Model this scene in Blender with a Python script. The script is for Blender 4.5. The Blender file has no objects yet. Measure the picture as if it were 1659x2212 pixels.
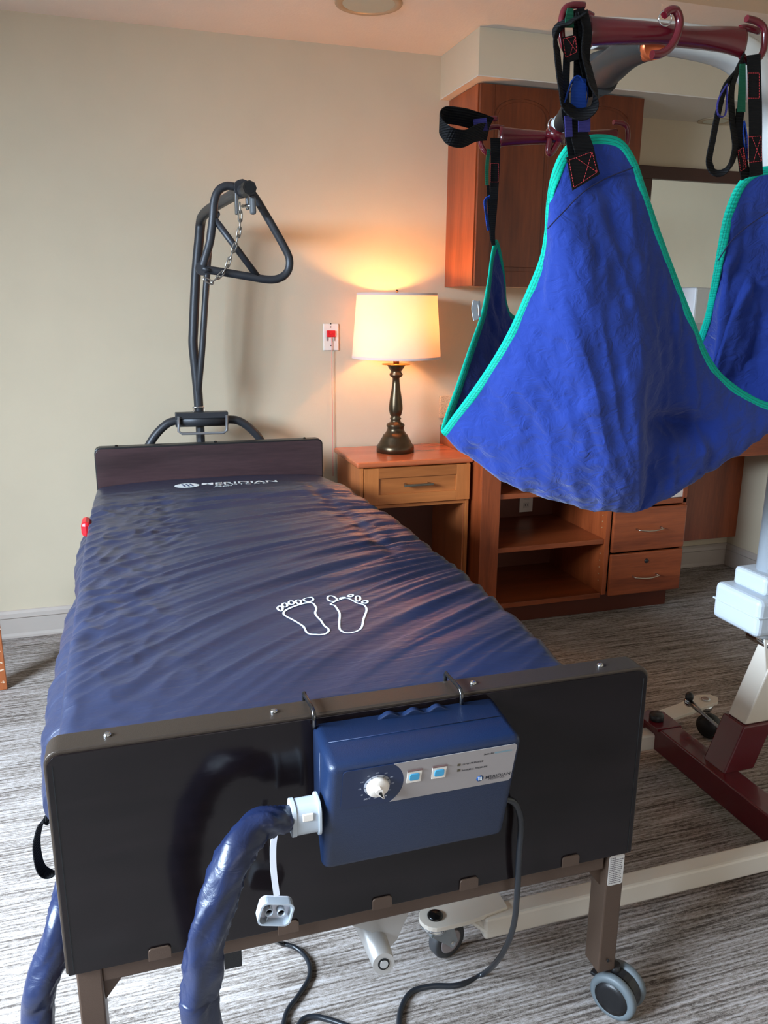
import bpy, bmesh, math, random
from mathutils import Vector, Matrix, noise

random.seed(7)
C = bpy.context.scene.collection
PI = math.pi

# ------------------------------------------------------------------ camera
F_PX, CX, CY = 1741.72, 829.5, 1106.0
YAW, PITCH, ROLL, CAM_H = 0.3069, 0.2515, 0.0076, 1.3722
_w = Vector((math.sin(YAW) * math.cos(PITCH), math.cos(YAW) * math.cos(PITCH), -math.sin(PITCH)))
_r0 = Vector((math.cos(YAW), -math.sin(YAW), 0)); _u0 = _r0.cross(_w)
_r = _r0 * math.cos(ROLL) + _u0 * math.sin(ROLL)
_u = -_r0 * math.sin(ROLL) + _u0 * math.cos(ROLL)
CAM = Vector((0, 0, CAM_H))
cd = bpy.data.cameras.new('camera'); cam = bpy.data.objects.new('camera', cd); C.objects.link(cam)
cd.sensor_fit = 'HORIZONTAL'; cd.sensor_width = 36; cd.lens = 36 * F_PX / 1659; cd.clip_start = 0.02
cam.matrix_world = Matrix(((_r.x, _u.x, -_w.x, CAM.x), (_r.y, _u.y, -_w.y, CAM.y), (_r.z, _u.z, -_w.z, CAM.z), (0, 0, 0, 1)))
bpy.context.scene.camera = cam

# ------------------------------------------------------------------ world, light, exposure
sc = bpy.context.scene
sc.view_settings.view_transform = 'Standard'; sc.view_settings.look = 'None'
sc.view_settings.gamma = 1; sc.view_settings.use_curve_mapping = False
sc.view_settings.exposure = 0.7
W = bpy.data.worlds.new('sky'); sc.world = W; W.use_nodes = True
W.node_tree.nodes['Background'].inputs[0].default_value = (0.62, 0.78, 1.0, 1)
W.node_tree.nodes['Background'].inputs[1].default_value = 0.6

def area(name, loc, target, sx, sy, power, col):
    l = bpy.data.lights.new(name, 'AREA'); l.shape = 'RECTANGLE'; l.size = sx; l.size_y = sy
    l.energy = power; l.color = col
    o = bpy.data.objects.new(name, l); C.objects.link(o); o.location = loc
    o.rotation_euler = (Vector(target) - Vector(loc)).to_track_quat('-Z', 'Y').to_euler()
    o['kind'] = 'helper'
    return o
ROOM_L, ROOM_R, ROOM_B, ROOM_F, CEIL = -1.75, 3.087, 3.492, -2.0, 2.3805
area('window_daylight', (ROOM_L - 1.15, 0.85, 2.4), (0.1, 1.3, 0.6), 2.8, 1.6, 900, (0.66, 0.82, 1.0))
area('front_warm_fill', (1.0, ROOM_F - 0.12, 1.5), (1.0, 1.5, 1.2), 1.8, 1.2, 7, (1.0, 0.88, 0.78))  # added warm fill from behind the camera, set outside the front opening

# ------------------------------------------------------------------ placing helpers: a pixel's ray met with a real plane
def ray(px, py): return _w + _r * ((px - CX) / F_PX) - _u * ((py - CY) / F_PX)
def at(px, py, Y): d = ray(px, py); return CAM + d * (Y / d.y)
def atz(px, py, z): d = ray(px, py); return CAM + d * ((z - CAM_H) / d.z)
def onp(px, py, p0, n): d = ray(px, py); return CAM + d * ((Vector(p0) - CAM).dot(n) / d.dot(n))

# ------------------------------------------------------------------ object helpers
def put(name, me, mat, parent=None, smooth=False):
    o = bpy.data.objects.new(name, me); C.objects.link(o)
    if mat is not None: me.materials.append(mat)
    if smooth: me.polygons.foreach_set('use_smooth', [True] * len(me.polygons))
    if parent is not None:
        o.parent = parent
        if parent.get('_loc') is not None: pass
    return o
def empty(name, loc, label, cat, group=None):
    # things are empties at the world origin offset: children meshes are written in world space
    o = bpy.data.objects.new(name, None); C.objects.link(o); o.location = loc; o.empty_display_size = 0.05
    o['label'] = label; o['category'] = cat
    if group: o['group'] = group
    return o
def tag(o, label, cat, group=None):
    o['label'] = label; o['category'] = cat
    if group: o['group'] = group
    return o

class MB:
    """collects shapes in world space, links them as one mesh"""
    def __init__(s): s.v = []; s.f = []; s.sm = []
    def add(s, vs, fs, smooth=False):
        n = len(s.v); s.v += [tuple(p) for p in vs]; s.f += [tuple(i + n for i in f) for f in fs]; s.sm += [smooth] * len(fs)
        return s
    def box(s, a, b, bev=0.0, M=None, seg=2):
        a = Vector(a); b = Vector(b); bm = bmesh.new(); bmesh.ops.create_cube(bm, size=1)
        d = b - a; c = (a + b) / 2
        for v in bm.verts: v.co = Vector((v.co.x * d.x, v.co.y * d.y, v.co.z * d.z)) + c
        if bev > 0: bmesh.ops.bevel(bm, geom=list(bm.edges), offset=min(bev, min(abs(d.x), abs(d.y), abs(d.z)) * 0.49), segments=seg, affect='EDGES', profile=0.5)
        return s.bm(bm, M, False)
    def bm(s, bm, M=None, smooth=False):
        if M is not None: bmesh.ops.transform(bm, matrix=M, verts=bm.verts)
        bm.verts.index_update()
        s.add([v.co.copy() for v in bm.verts], [[v.index for v in f.verts] for f in bm.faces], smooth); bm.free(); return s
    def tube(s, pts, r, seg=12, closed=False, cap=True, smooth=True, sy=1.0, updir=None):
        pts = [Vector(p) for p in pts]; n = len(pts); R = r if isinstance(r, (list, tuple)) else [r] * n
        vs = []; prev = None
        for i, p in enumerate(pts):
            if closed: t = pts[(i + 1) % n] - pts[i - 1]
            else: t = pts[min(i + 1, n - 1)] - pts[max(i - 1, 0)]
            t.normalize()
            if prev is None:
                a = Vector(updir) if updir else (Vector((0, 0, 1)) if abs(t.z) < 0.9 else Vector((0, 1, 0)))
            else: a = prev
            a = (a - t * a.dot(t)).normalized(); b = t.cross(a); prev = a
            for k in range(seg):
                th = 2 * PI * k / seg
                vs.append(p + a * math.cos(th) * R[i] * sy + b * math.sin(th) * R[i])
        fs = []
        for i in range(n if closed else n - 1):
            j = (i + 1) % n
            for k in range(seg):
                l = (k + 1) % seg; fs.append((i * seg + k, i * seg + l, j * seg + l, j * seg + k))
        s.add(vs, fs, smooth)
        if cap and not closed:
            m = len(s.v) - len(vs)
            s.f.append(tuple(m + k for k in range(seg))[::-1]); s.sm.append(False)
            s.f.append(tuple(m + (n - 1) * seg + k for k in range(seg))); s.sm.append(False)
        return s
    def lathe(s, prof, c, seg=40, axis=None, smooth=True):
        # prof: (radius, height) along z from c, optional rotation matrix 'axis'
        vs = []; fs = []; n = len(prof)
        for r, h in prof:
            for k in range(seg):
                th = 2 * PI * k / seg; p = Vector((r * math.cos(th), r * math.sin(th), h))
                if axis is not None: p = axis @ p
                vs.append(p + Vector(c))
        for i in range(n - 1):
            for k in range(seg):
                l = (k + 1) % seg; fs.append((i * seg + k, i * seg + l, (i + 1) * seg + l, (i + 1) * seg + k))
        s.add(vs, fs, smooth)
        m = len(s.v) - len(vs)
        if prof[0][0] > 1e-6: s.f.append(tuple(m + k for k in range(seg))[::-1]); s.sm.append(False)
        if prof[-1][0] > 1e-6: s.f.append(tuple(m + (n - 1) * seg + k for k in range(seg))); s.sm.append(False)
        return s
    def prism(s, poly, d, bev=0.0):
        """poly: coplanar 3D points, extruded by vector d"""
        n = len(poly); P = [Vector(p) for p in poly]; d = Vector(d)
        bm = bmesh.new(); a = [bm.verts.new(p) for p in P]; b = [bm.verts.new(p + d) for p in P]
        bm.faces.new(a); bm.faces.new(b[::-1])
        for i in range(n): bm.faces.new((a[i], b[i], b[(i + 1) % n], a[(i + 1) % n]))
        bmesh.ops.recalc_face_normals(bm, faces=bm.faces)
        if bev > 0: bmesh.ops.bevel(bm, geom=list(bm.edges), offset=bev, segments=2, affect='EDGES', profile=0.5)
        return s.bm(bm)
    def ribbon(s, pts, wdir, w, th=0.0016, closed=False, smooth=True):
        """flat webbing: pts centre line, wdir width vector(s), w width(s)"""
        pts = [Vector(p) for p in pts]; n = len(pts); vs = []
        for i, p in enumerate(pts):
            if closed: t = pts[(i + 1) % n] - pts[i - 1]
            else: t = pts[min(i + 1, n - 1)] - pts[max(i - 1, 0)]
            t.normalize(); wd = Vector(wdir[i] if isinstance(wdir, list) else wdir)
            wd = (wd - t * wd.dot(t)).normalized(); nn = t.cross(wd)
            ww = w[i] if isinstance(w, (list, tuple)) else w
            for a, b in ((-1, -1), (1, -1), (1, 1), (-1, 1)): vs.append(p + wd * a * ww / 2 + nn * b * th / 2)
        fs = []
        for i in range(n if closed else n - 1):
            j = (i + 1) % n
            for k in range(4): l = (k + 1) % 4; fs.append((i * 4 + k, i * 4 + l, j * 4 + l, j * 4 + k))
        if not closed: fs += [(3, 2, 1, 0), tuple((n - 1) * 4 + k for k in range(4))]
        s.add(vs, fs, False); return s
    def build(s, name, mat, parent=None, kind=None):
        me = bpy.data.meshes.new(name); off = Vector(parent_origin(parent))
        me.from_pydata([tuple(Vector(p) - off) for p in s.v], [], s.f); me.polygons.foreach_set('use_smooth', s.sm)
        me.update()
        bm = bmesh.new(); bm.from_mesh(me); bmesh.ops.recalc_face_normals(bm, faces=bm.faces); bm.to_mesh(me); bm.free()
        o = bpy.data.objects.new(name, me); C.objects.link(o); me.materials.append(mat)
        if parent is not None: o.parent = parent
        if kind: o['kind'] = kind
        return o
def parent_origin(p):
    o = Vector((0, 0, 0))
    while p is not None: o = o + Vector(p.location); p = p.parent
    return o
def smooth_path(P, sub=6, closed=False):
    P = [Vector(p) for p in P]; n = len(P); out = []
    rng = n if closed else n - 1
    for i in range(rng):
        g = (lambda k: P[k % n]) if closed else (lambda k: P[max(0, min(n - 1, k))])
        p0, p1, p2, p3 = g(i - 1), g(i), g(i + 1), g(i + 2)
        for j in range(sub):
            t = j / sub; t2 = t * t; t3 = t2 * t
            out.append(0.5 * ((2 * p1) + (-p0 + p2) * t + (2 * p0 - 5 * p1 + 4 * p2 - p3) * t2 + (-p0 + 3 * p1 - 3 * p2 + p3) * t3))
    if not closed: out.append(P[-1])
    return out
def lerp(a, b, t): return a + (b - a) * t
def interp(xs, ys, x):
    if x <= xs[0]: return ys[0]
    for i in range(len(xs) - 1):
        if x <= xs[i + 1]: return lerp(ys[i], ys[i + 1], (x - xs[i]) / (xs[i + 1] - xs[i]))
    return ys[-1]
def sstep(a, b, x): t = max(0, min(1, (x - a) / (b - a))); return t * t * (3 - 2 * t)
def text_geo(txt, sx=1.0, bold=0.0):
    cu = bpy.data.curves.new('t', 'FONT'); cu.body = txt; cu.size = 1; cu.offset = bold; cu.resolution_u = 3
    o = bpy.data.objects.new('t', cu); C.objects.link(o); dg = bpy.context.evaluated_depsgraph_get(); dg.update()
    me = bpy.data.meshes.new_from_object(o.evaluated_get(dg))
    vs = [v.co.copy() for v in me.vertices]; fs = [tuple(p.vertices) for p in me.polygons]
    bpy.data.objects.remove(o); bpy.data.curves.remove(cu); bpy.data.meshes.remove(me)
    if not vs: return [], [], 1
    x0 = min(v.x for v in vs); x1 = max(v.x for v in vs)
    for v in vs: v.x = (v.x - x0) * sx
    return vs, fs, (x1 - x0) * sx
def text_on(mb, txt, origin, U, V, width=None, height=None, sx=1.0, bold=0.0):
    """flat print: text laid out from origin along U (reading) and V (up) unit vectors"""
    vs, fs, w = text_geo(txt, sx, bold); h = height / 0.7; k = h if width is None else width / w
    mb.add([Vector(origin) + Vector(U) * v.x * (k) + Vector(V) * v.y * h for v in vs], fs)
    return mb

# ------------------------------------------------------------------ materials
def lin(r, g, b): return tuple((c / 255 / 12.92 if c / 255 <= 0.04045 else ((c / 255 + 0.055) / 1.055) ** 2.4) for c in (r, g, b)) + (1,)
MATS = {}
def mat(name, rgb, rough=0.5, metal=0.0, bump=0, bscale=200, coat=0.0, spec=0.5, vary=0.0, vscale=6, sheen=0.0, stretch=(1, 1, 1)):
    if name in MATS: return MATS[name]
    m = bpy.data.materials.new(name); m.use_nodes = True; nt = m.node_tree; b = nt.nodes['Principled BSDF']
    b.inputs['Base Color'].default_value = lin(*rgb); b.inputs['Roughness'].default_value = rough; b.inputs['Metallic'].default_value = metal
    b.inputs['Coat Weight'].default_value = coat; b.inputs['Specular IOR Level'].default_value = spec; b.inputs['Sheen Weight'].default_value = sheen
    tc = nt.nodes.new('ShaderNodeTexCoord'); mp = nt.nodes.new('ShaderNodeMapping'); nt.links.new(tc.outputs['Object'], mp.inputs[0]); mp.inputs['Scale'].default_value = stretch
    n2 = nt.nodes.new('ShaderNodeTexNoise'); n2.inputs['Scale'].default_value = vscale; n2.inputs['Detail'].default_value = 4; nt.links.new(mp.outputs[0], n2.inputs[0])
    hs = nt.nodes.new('ShaderNodeHueSaturation'); hs.inputs['Color'].default_value = lin(*rgb)
    mr = nt.nodes.new('ShaderNodeMapRange'); mr.inputs[1].default_value = 0.3; mr.inputs[2].default_value = 0.7; mr.inputs[3].default_value = 1 - max(vary, 0.02); mr.inputs[4].default_value = 1 + max(vary, 0.02)
    nt.links.new(n2.outputs[0], mr.inputs[0]); nt.links.new(mr.outputs[0], hs.inputs['Value']); nt.links.new(hs.outputs[0], b.inputs['Base Color'])
    if bump:
        n1 = nt.nodes.new('ShaderNodeTexNoise'); n1.inputs['Scale'].default_value = bscale; n1.inputs['Detail'].default_value = 3; nt.links.new(mp.outputs[0], n1.inputs[0])
        bp = nt.nodes.new('ShaderNodeBump'); bp.inputs['Strength'].default_value = bump; bp.inputs['Distance'].default_value = 0.002
        nt.links.new(n1.outputs[0], bp.inputs['Height']); nt.links.new(bp.outputs[0], b.inputs['Normal'])
    MATS[name] = m; return m
def wood(name, dark, light, axis='x', rough=0.35, scale=9, contrast=(0.3, 0.7), coat=0.15):
    if name in MATS: return MATS[name]
    m = bpy.data.materials.new(name); m.use_nodes = True; nt = m.node_tree; b = nt.nodes['Principled BSDF']
    tc = nt.nodes.new('ShaderNodeTexCoord'); mp = nt.nodes.new('ShaderNodeMapping'); nt.links.new(tc.outputs['Object'], mp.inputs[0])
    sc3 = [1, 1, 1]; sc3['xyz'.index(axis)] = 0.09; mp.inputs['Scale'].default_value = sc3
    n1 = nt.nodes.new('ShaderNodeTexNoise'); n1.inputs['Scale'].default_value = scale; n1.inputs['Detail'].default_value = 5; n1.inputs['Distortion'].default_value = 0.8
    n2 = nt.nodes.new('ShaderNodeTexNoise'); n2.inputs['Scale'].default_value = scale * 14; n2.inputs['Detail'].default_value = 3
    for n in (n1, n2): nt.links.new(mp.outputs[0], n.inputs[0])
    mx = nt.nodes.new('ShaderNodeMath'); mx.operation = 'MULTIPLY_ADD'; mx.inputs[1].default_value = 0.35; nt.links.new(n2.outputs[0], mx.inputs[0]); nt.links.new(n1.outputs[0], mx.inputs[2])
    cr = nt.nodes.new('ShaderNodeValToRGB'); cr.color_ramp.elements[0].position = contrast[0] + 0.15; cr.color_ramp.elements[1].position = contrast[1] + 0.2
    cr.color_ramp.elements[0].color = lin(*dark); cr.color_ramp.elements[1].color = lin(*light)
    nt.links.new(mx.outputs[0], cr.inputs[0]); nt.links.new(cr.outputs[0], b.inputs['Base Color'])
    b.inputs['Roughness'].default_value = rough; b.inputs['Coat Weight'].default_value = coat; b.inputs['Coat Roughness'].default_value = 0.25
    bp = nt.nodes.new('ShaderNodeBump'); bp.inputs['Strength'].default_value = 0.08; bp.inputs['Distance'].default_value = 0.001
    nt.links.new(n2.outputs[0], bp.inputs['Height']); nt.links.new(bp.outputs[0], b.inputs['Normal'])
    MATS[name] = m; return m
def webbing(name, rgb, rough=0.75, freq=420, strength=0.7):
    """woven strap: fine ribs across"""
    if name in MATS: return MATS[name]
    m = mat(name, rgb, rough, spec=0.2); nt = m.node_tree; b = nt.nodes['Principled BSDF']
    tc = nt.nodes.new('ShaderNodeTexCoord'); w = nt.nodes.new('ShaderNodeTexWave'); w.bands_direction = 'Z'; w.inputs['Scale'].default_value = freq / 2 / PI; w.inputs['Distortion'].default_value = 0.4
    nt.links.new(tc.outputs['Object'], w.inputs[0]); bp = nt.nodes.new('ShaderNodeBump'); bp.inputs['Strength'].default_value = strength; bp.inputs['Distance'].default_value = 0.002
    nt.links.new(w.outputs['Fac'], bp.inputs['Height']); nt.links.new(bp.outputs[0], b.inputs['Normal'])
    return m

PAINT = mat('wall_paint', (198, 183, 158), 0.85, bump=0.12, bscale=160)
CEILP = mat('ceiling_paint', (224, 216, 208), 0.9, bump=0.3, bscale=120)
SOFFW = mat('white_soffit_paint', (205, 196, 184), 0.9)
TRIM = mat('trim_paint', (176, 164, 154), 0.45)
CHX = wood('cherry_wood_x', (104, 44, 20), (158, 78, 40), 'x')
CHZ = wood('cherry_wood_z', (108, 46, 20), (160, 78, 40), 'z')
CHY = wood('cherry_wood_y', (118, 50, 26), (168, 84, 48), 'y')
DOORW = wood('shaded_cherry_door', (66, 24, 9), (118, 54, 24), 'z', scale=6)  # cherry darkened so the colour carries the shade on the cabinet front
NSX = wood('light_cherry_x', (150, 84, 38), (194, 116, 60), 'x', scale=7)
NSZ = wood('light_cherry_z', (150, 84, 38), (192, 114, 58), 'z', scale=7)
NSTOP = wood('orange_cherry_top', (168, 84, 50), (200, 108, 66), 'x', 0.22)
NSSIDE = wood('orange_cherry_side', (150, 82, 44), (184, 108, 62), 'z', 0.35)
NAVY = None
BLACKP = mat('black_plastic', (22, 22, 24), 0.38, bump=0.2, bscale=500)
BRONZE = mat('bronze_edge_metal', (68, 58, 50), 0.38, 0.55, bump=0.15, bscale=900)
BROWNS = mat('brown_steel', (84, 66, 54), 0.42, 0.35, bump=0.12, bscale=600)
CHROME = mat('chrome', (205, 208, 210), 0.16, 1.0)
NICKEL = mat('brushed_nickel', (190, 182, 168), 0.3, 1.0)
DKROD = mat('black_rod', (26, 26, 26), 0.18, 0.4)
GREYPW = mat('charcoal_powder_coat', (52, 53, 57), 0.42, 0.3, bump=0.2, bscale=500)
MAROON = mat('maroon_powder_coat', (90, 16, 28), 0.24, 0.0, coat=0.3)
CREAM = mat('cream_powder_coat', (214, 204, 190), 0.28, 0.0, coat=0.3)
WHITEP = mat('white_plastic', (172, 179, 186), 0.35)
RUBBER = mat('black_rubber', (32, 31, 30), 0.55)
TYRE = mat('grey_tyre', (96, 104, 108), 0.5)
DTYRE = mat('dark_tyre', (58, 58, 60), 0.6)
PUMPB = mat('pump_blue_plastic', (13, 32, 62), 0.40, bump=0.25, bscale=700)
PUMPD = mat('pump_label_navy', (14, 32, 66), 0.45)
PUMPG = mat('pump_label_silver', (146, 138, 135), 0.42)
IVORY = mat('ivory_plastic', (226, 216, 204), 0.38)
BTNBL = mat('button_cyan', (60, 150, 190), 0.4)
PRINTD = mat('dark_print', (30, 30, 38), 0.6)
PRINTW = mat('white_print', (228, 236, 238), 0.55)
PRINTB = mat('blue_print', (30, 80, 140), 0.5)
STITCH = mat('red_stitching', (180, 46, 52), 0.7)
WEBK = webbing('black_webbing', (10, 10, 12))
WEBB = webbing('blue_webbing', (24, 60, 140))
WEBP = webbing('purple_webbing', (48, 44, 100))
WEBG = webbing('green_webbing', (20, 78, 56))
TEAL = webbing('teal_binding', (0, 168, 142), 0.6, 900, 0.5)
TEALD = webbing('green_binding', (0, 128, 106), 0.6, 900, 0.5)
REDP = mat('red_plastic', (214, 24, 36), 0.35)
PINKC = mat('pink_cord', (220, 130, 120), 0.6)
GREYC = mat('black_cable', (30, 33, 38), 0.3)
HOLE = mat('black_hole', (8, 8, 8), 0.8)
CLOTHT = mat('white_tag', (214, 222, 226), 0.7)
LAMPM = mat('antique_bronze', (88, 74, 56), 0.30, 0.85, vary=0.25, vscale=14)
STONE = mat('speckled_stone', (196, 170, 140), 0.4, vary=0.3, vscale=160)

def carpet():
    m = bpy.data.materials.new('striped_carpet'); m.use_nodes = True; nt = m.node_tree; b = nt.nodes['Principled BSDF']; L = nt.links.new
    tc = nt.nodes.new('ShaderNodeTexCoord')
    def noi(scale, sx, sy, detail=3, dist=0.0):
        mp = nt.nodes.new('ShaderNodeMapping'); mp.inputs['Scale'].default_value = (sx, sy, 1); L(tc.outputs['Object'], mp.inputs[0])
        n = nt.nodes.new('ShaderNodeTexNoise'); n.inputs['Scale'].default_value = scale; n.inputs['Detail'].default_value = detail; n.inputs['Distortion'].default_value = dist; L(mp.outputs[0], n.inputs[0]); return n
    a = noi(1, 5.5, 170, 2); c = noi(1, 70, 210, 2); d = noi(1, 1.2, 34, 2); e = noi(1, 300, 480, 1)
    def mad(n, k, add):
        q = nt.nodes.new('ShaderNodeMath'); q.operation = 'MULTIPLY_ADD'; L(n.outputs[0], q.inputs[0]); q.inputs[1].default_value = k
        if isinstance(add, (int, float)): q.inputs[2].default_value = add
        else: L(add.outputs[0], q.inputs[2])
        return q
    s = mad(a, 0.9, -0.45); s = mad(d, 0.3, s); s = mad(c, 0.45, s); s = mad(e, 0.3, s)
    cr = nt.nodes.new('ShaderNodeValToRGB'); r = cr.color_ramp
    r.elements[0].position = 0.36; r.elements[0].color = lin(84, 75, 69); r.elements[1].position = 0.72; r.elements[1].color = lin(176, 168, 164)
    k = r.elements.new(0.5); k.color = lin(134, 124, 116)
    L(s.outputs[0], cr.inputs[0]); L(cr.outputs[0], b.inputs['Base Color']); b.inputs['Roughness'].default_value = 0.95; b.inputs['Specular IOR Level'].default_value = 0.15
    bp = nt.nodes.new('ShaderNodeBump'); bp.inputs['Strength'].default_value = 0.55; bp.inputs['Distance'].default_value = 0.004
    L(s.outputs[0], bp.inputs['Height']); L(bp.outputs[0], b.inputs['Normal'])
    return m
CARPET = carpet()

def nylon(name, rgb, rough, fine=0.25, fscale=(26, 60, 26), weave=0.0, sheen=0.0, spec=0.5, distance=0.004):
    m = mat(name, rgb, rough, spec=spec, vary=0.05, vscale=3, sheen=sheen); nt = m.node_tree; b = nt.nodes['Principled BSDF']; L = nt.links.new
    tc = nt.nodes.new('ShaderNodeTexCoord'); mp = nt.nodes.new('ShaderNodeMapping'); mp.inputs['Scale'].default_value = fscale; L(tc.outputs['Object'], mp.inputs[0])
    n = nt.nodes.new('ShaderNodeTexNoise'); n.inputs['Scale'].default_value = 1; n.inputs['Detail'].default_value = 5; n.inputs['Distortion'].default_value = 1.2; L(mp.outputs[0], n.inputs[0])
    bp = nt.nodes.new('ShaderNodeBump'); bp.inputs['Strength'].default_value = fine; bp.inputs['Distance'].default_value = distance; L(n.outputs[0], bp.inputs['Height']); L(bp.outputs[0], b.inputs['Normal'])
    return m
NAVY = nylon('navy_nylon', (35, 41, 64), 0.34, 0.5, (7, 46, 20), spec=0.7)
HOSE = nylon('navy_hose_sleeve', (19, 30, 60), 0.34, 0.4, (30, 30, 40), spec=0.6)
SLING = nylon('royal_blue_sling', (21, 46, 122), 0.85, 1.0, (30, 30, 34), sheen=0.15, spec=0.25, distance=0.005)
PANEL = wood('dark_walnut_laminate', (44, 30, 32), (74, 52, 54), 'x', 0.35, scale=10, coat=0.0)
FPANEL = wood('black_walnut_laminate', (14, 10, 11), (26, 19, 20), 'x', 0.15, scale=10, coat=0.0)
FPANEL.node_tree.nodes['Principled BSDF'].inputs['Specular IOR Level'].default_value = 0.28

# ================================================================== ROOM
def struct(name, mb, m, parent=None):
    o = mb.build(name, m, parent)
    if parent is None: o['kind'] = 'structure'
    return o
L_, R_, B_, F_, H_ = ROOM_L, ROOM_R, ROOM_B, ROOM_F, CEIL
struct('floor', MB().box((L_ - .1, F_ - .1, -0.06), (R_ + .1, B_ + .1, 0)), CARPET)
# ceiling with a round hole for each visible downlight would be hidden by the trim: the can is recessed into the slab
CAN = Vector((0.883, 3.005, H_)); CR = 0.098
def holed_slab(x0, x1, y0, y1, z0, z1, cx, cy, r, n=32):
    bm = bmesh.new()
    ring = lambda z: [bm.verts.new((cx + r * math.cos(2 * PI * k / n), cy + r * math.sin(2 * PI * k / n), z)) for k in range(n)]
    def onrect(th):
        c, s_ = math.cos(th), math.sin(th)
        tx = ((x1 - cx) / c if c > 1e-9 else (x0 - cx) / c if c < -1e-9 else 1e9); ty = ((y1 - cy) / s_ if s_ > 1e-9 else (y0 - cy) / s_ if s_ < -1e-9 else 1e9)
        t = min(tx, ty); return cx + c * t, cy + s_ * t
    def outer(z): return [bm.verts.new((*onrect(2 * PI * k / n), z)) for k in range(n)]
    for z in (z0, z1):
        a, b = ring(z), outer(z)
        for k in range(n): bm.faces.new((a[k], a[(k + 1) % n], b[(k + 1) % n], b[k]))
        if z == z0: a0 = a
        else:
            for k in range(n): bm.faces.new((a0[k], a0[(k + 1) % n], a[(k + 1) % n], a[k]))
        # corners
        for (qx, qy) in ((x0, y0), (x1, y0), (x1, y1), (x0, y1)):
            best = None
            for k in range(n):
                p, q = b[k].co, b[(k + 1) % n].co
                if (abs(p.x - qx) < 1e-6 and abs(q.y - qy) < 1e-6 and abs(p.y - qy) > 1e-6) or (abs(p.y - qy) < 1e-6 and abs(q.x - qx) < 1e-6 and abs(p.x - qx) > 1e-6):
                    v = bm.verts.new((qx, qy, z)); bm.faces.new((b[k], b[(k + 1) % n], v)); break
    return MB().bm(bm)
struct('ceiling', holed_slab(L_ - .1, R_ + .1, F_ - .1, B_ + .1, H_, H_ + 0.12, CAN.x, CAN.y, CR), CEILP)
struct('wall_back', MB().box((L_ - .1, B_, 0), (R_ + .1, B_ + .1, H_)), PAINT)
struct('wall_right', MB().box((R_, F_, 0), (R_ + .1, B_, H_)), PAINT)
def wall_open(name, axis, pos, th, a0, a1, o0, o1, z0, z1):
    mb = MB()
    def bx(u0, u1, za, zb):
        if axis == 'x': mb.box((pos, u0, za), (pos + th, u1, zb))
        else: mb.box((u0, pos, za), (u1, pos + th, zb))
    bx(a0, o0, 0, H_); bx(o1, a1, 0, H_); bx(o0, o1, 0, z0); bx(o0, o1, z1, H_)
    return struct(name, mb, PAINT)
wall_open('wall_left', 'x', L_ - .1, .1, F_, B_, -0.45, 1.95, 0.62, 2.15)
wall_open('wall_front', 'y', F_ - .1, .1, L_ - .1, R_ + .1, 0.1, 1.9, 0.85, 2.1)
def glass():
    m = bpy.data.materials.new('window_glass'); m.use_nodes = True; nt = m.node_tree; nt.nodes.clear()
    o = nt.nodes.new('ShaderNodeOutputMaterial'); mx = nt.nodes.new('ShaderNodeMixShader'); t = nt.nodes.new('ShaderNodeBsdfTransparent'); g = nt.nodes.new('ShaderNodeBsdfGlossy')
    g.inputs['Roughness'].default_value = 0.02; mx.inputs[0].default_value = 0.06
    nt.links.new(t.outputs[0], mx.inputs[1]); nt.links.new(g.outputs[0], mx.inputs[2]); nt.links.new(mx.outputs[0], o.inputs[0]); return m
GLASS = glass()
def window(name, axis, pos, a0, a1, z0, z1, nm):
    e = MB(); t = 0.045
    def bx(mb, u0, u1, za, zb, d0=-.02, d1=.03):
        if axis == 'x': mb.box((pos + d0, u0, za), (pos + d1, u1, zb), 0.004)
        else: mb.box((u0, pos + d0, za), (u1, pos + d1, zb), 0.004)
    for q in ((a0, a1, z0, z0 + t), (a0, a1, z1 - t, z1), (a0, a0 + t, z0 + t, z1 - t), (a1 - t, a1, z0 + t, z1 - t)): bx(e, *q)
    for k in range(1, nm): u = a0 + (a1 - a0) * k / nm; bx(e, u - .02, u + .02, z0 + t, z1 - t)
    o = struct(name, e, TRIM)
    for k in range(nm):
        u0 = a0 + (a1 - a0) * k / nm + .02; u1 = a0 + (a1 - a0) * (k + 1) / nm - .02; g = MB(); bx(g, u0, u1, z0 + t, z1 - t, 0.0, 0.006)
        g.build('pane', GLASS, o)
window('window_1', 'x', L_ - .06, -0.45, 1.95, 0.62, 2.15, 3)
window('window_2', 'y', F_ - .06, 0.1, 1.9, 0.85, 2.1, 2)
def baseboard(name, a, b, n):
    a = Vector(a); b = Vector(b); n = Vector(n); z = Vector((0, 0, 1))
    prof = [(0, 0), (.014, 0), (.014, .008), (.011, .02), (.011, .085), (.016, .09), (.014, .108), (.006, .118), (0, .12)]
    mb = MB(); vs = [a + n * x + z * h for x, h in prof] + [b + n * x + z * h for x, h in prof]; k = len(prof)
    mb.add(vs, [(i, (i + 1) % k, k + (i + 1) % k, k + i) for i in range(k)] + [tuple(range(k))[::-1], tuple(range(k, 2 * k))])
    return struct(name, mb, TRIM)
baseboard('baseboard_back', (L_, B_, 0), (1.376, B_, 0), (0, -1, 0)); baseboard('baseboard_back', (2.406, B_, 0), (R_, B_, 0), (0, -1, 0))
baseboard('baseboard_right', (R_, F_, 0), (R_, B_ - .016, 0), (-1, 0, 0))
baseboard('baseboard_left', (L_, F_, 0), (L_, B_ - .016, 0), (1, 0, 0))
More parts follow.
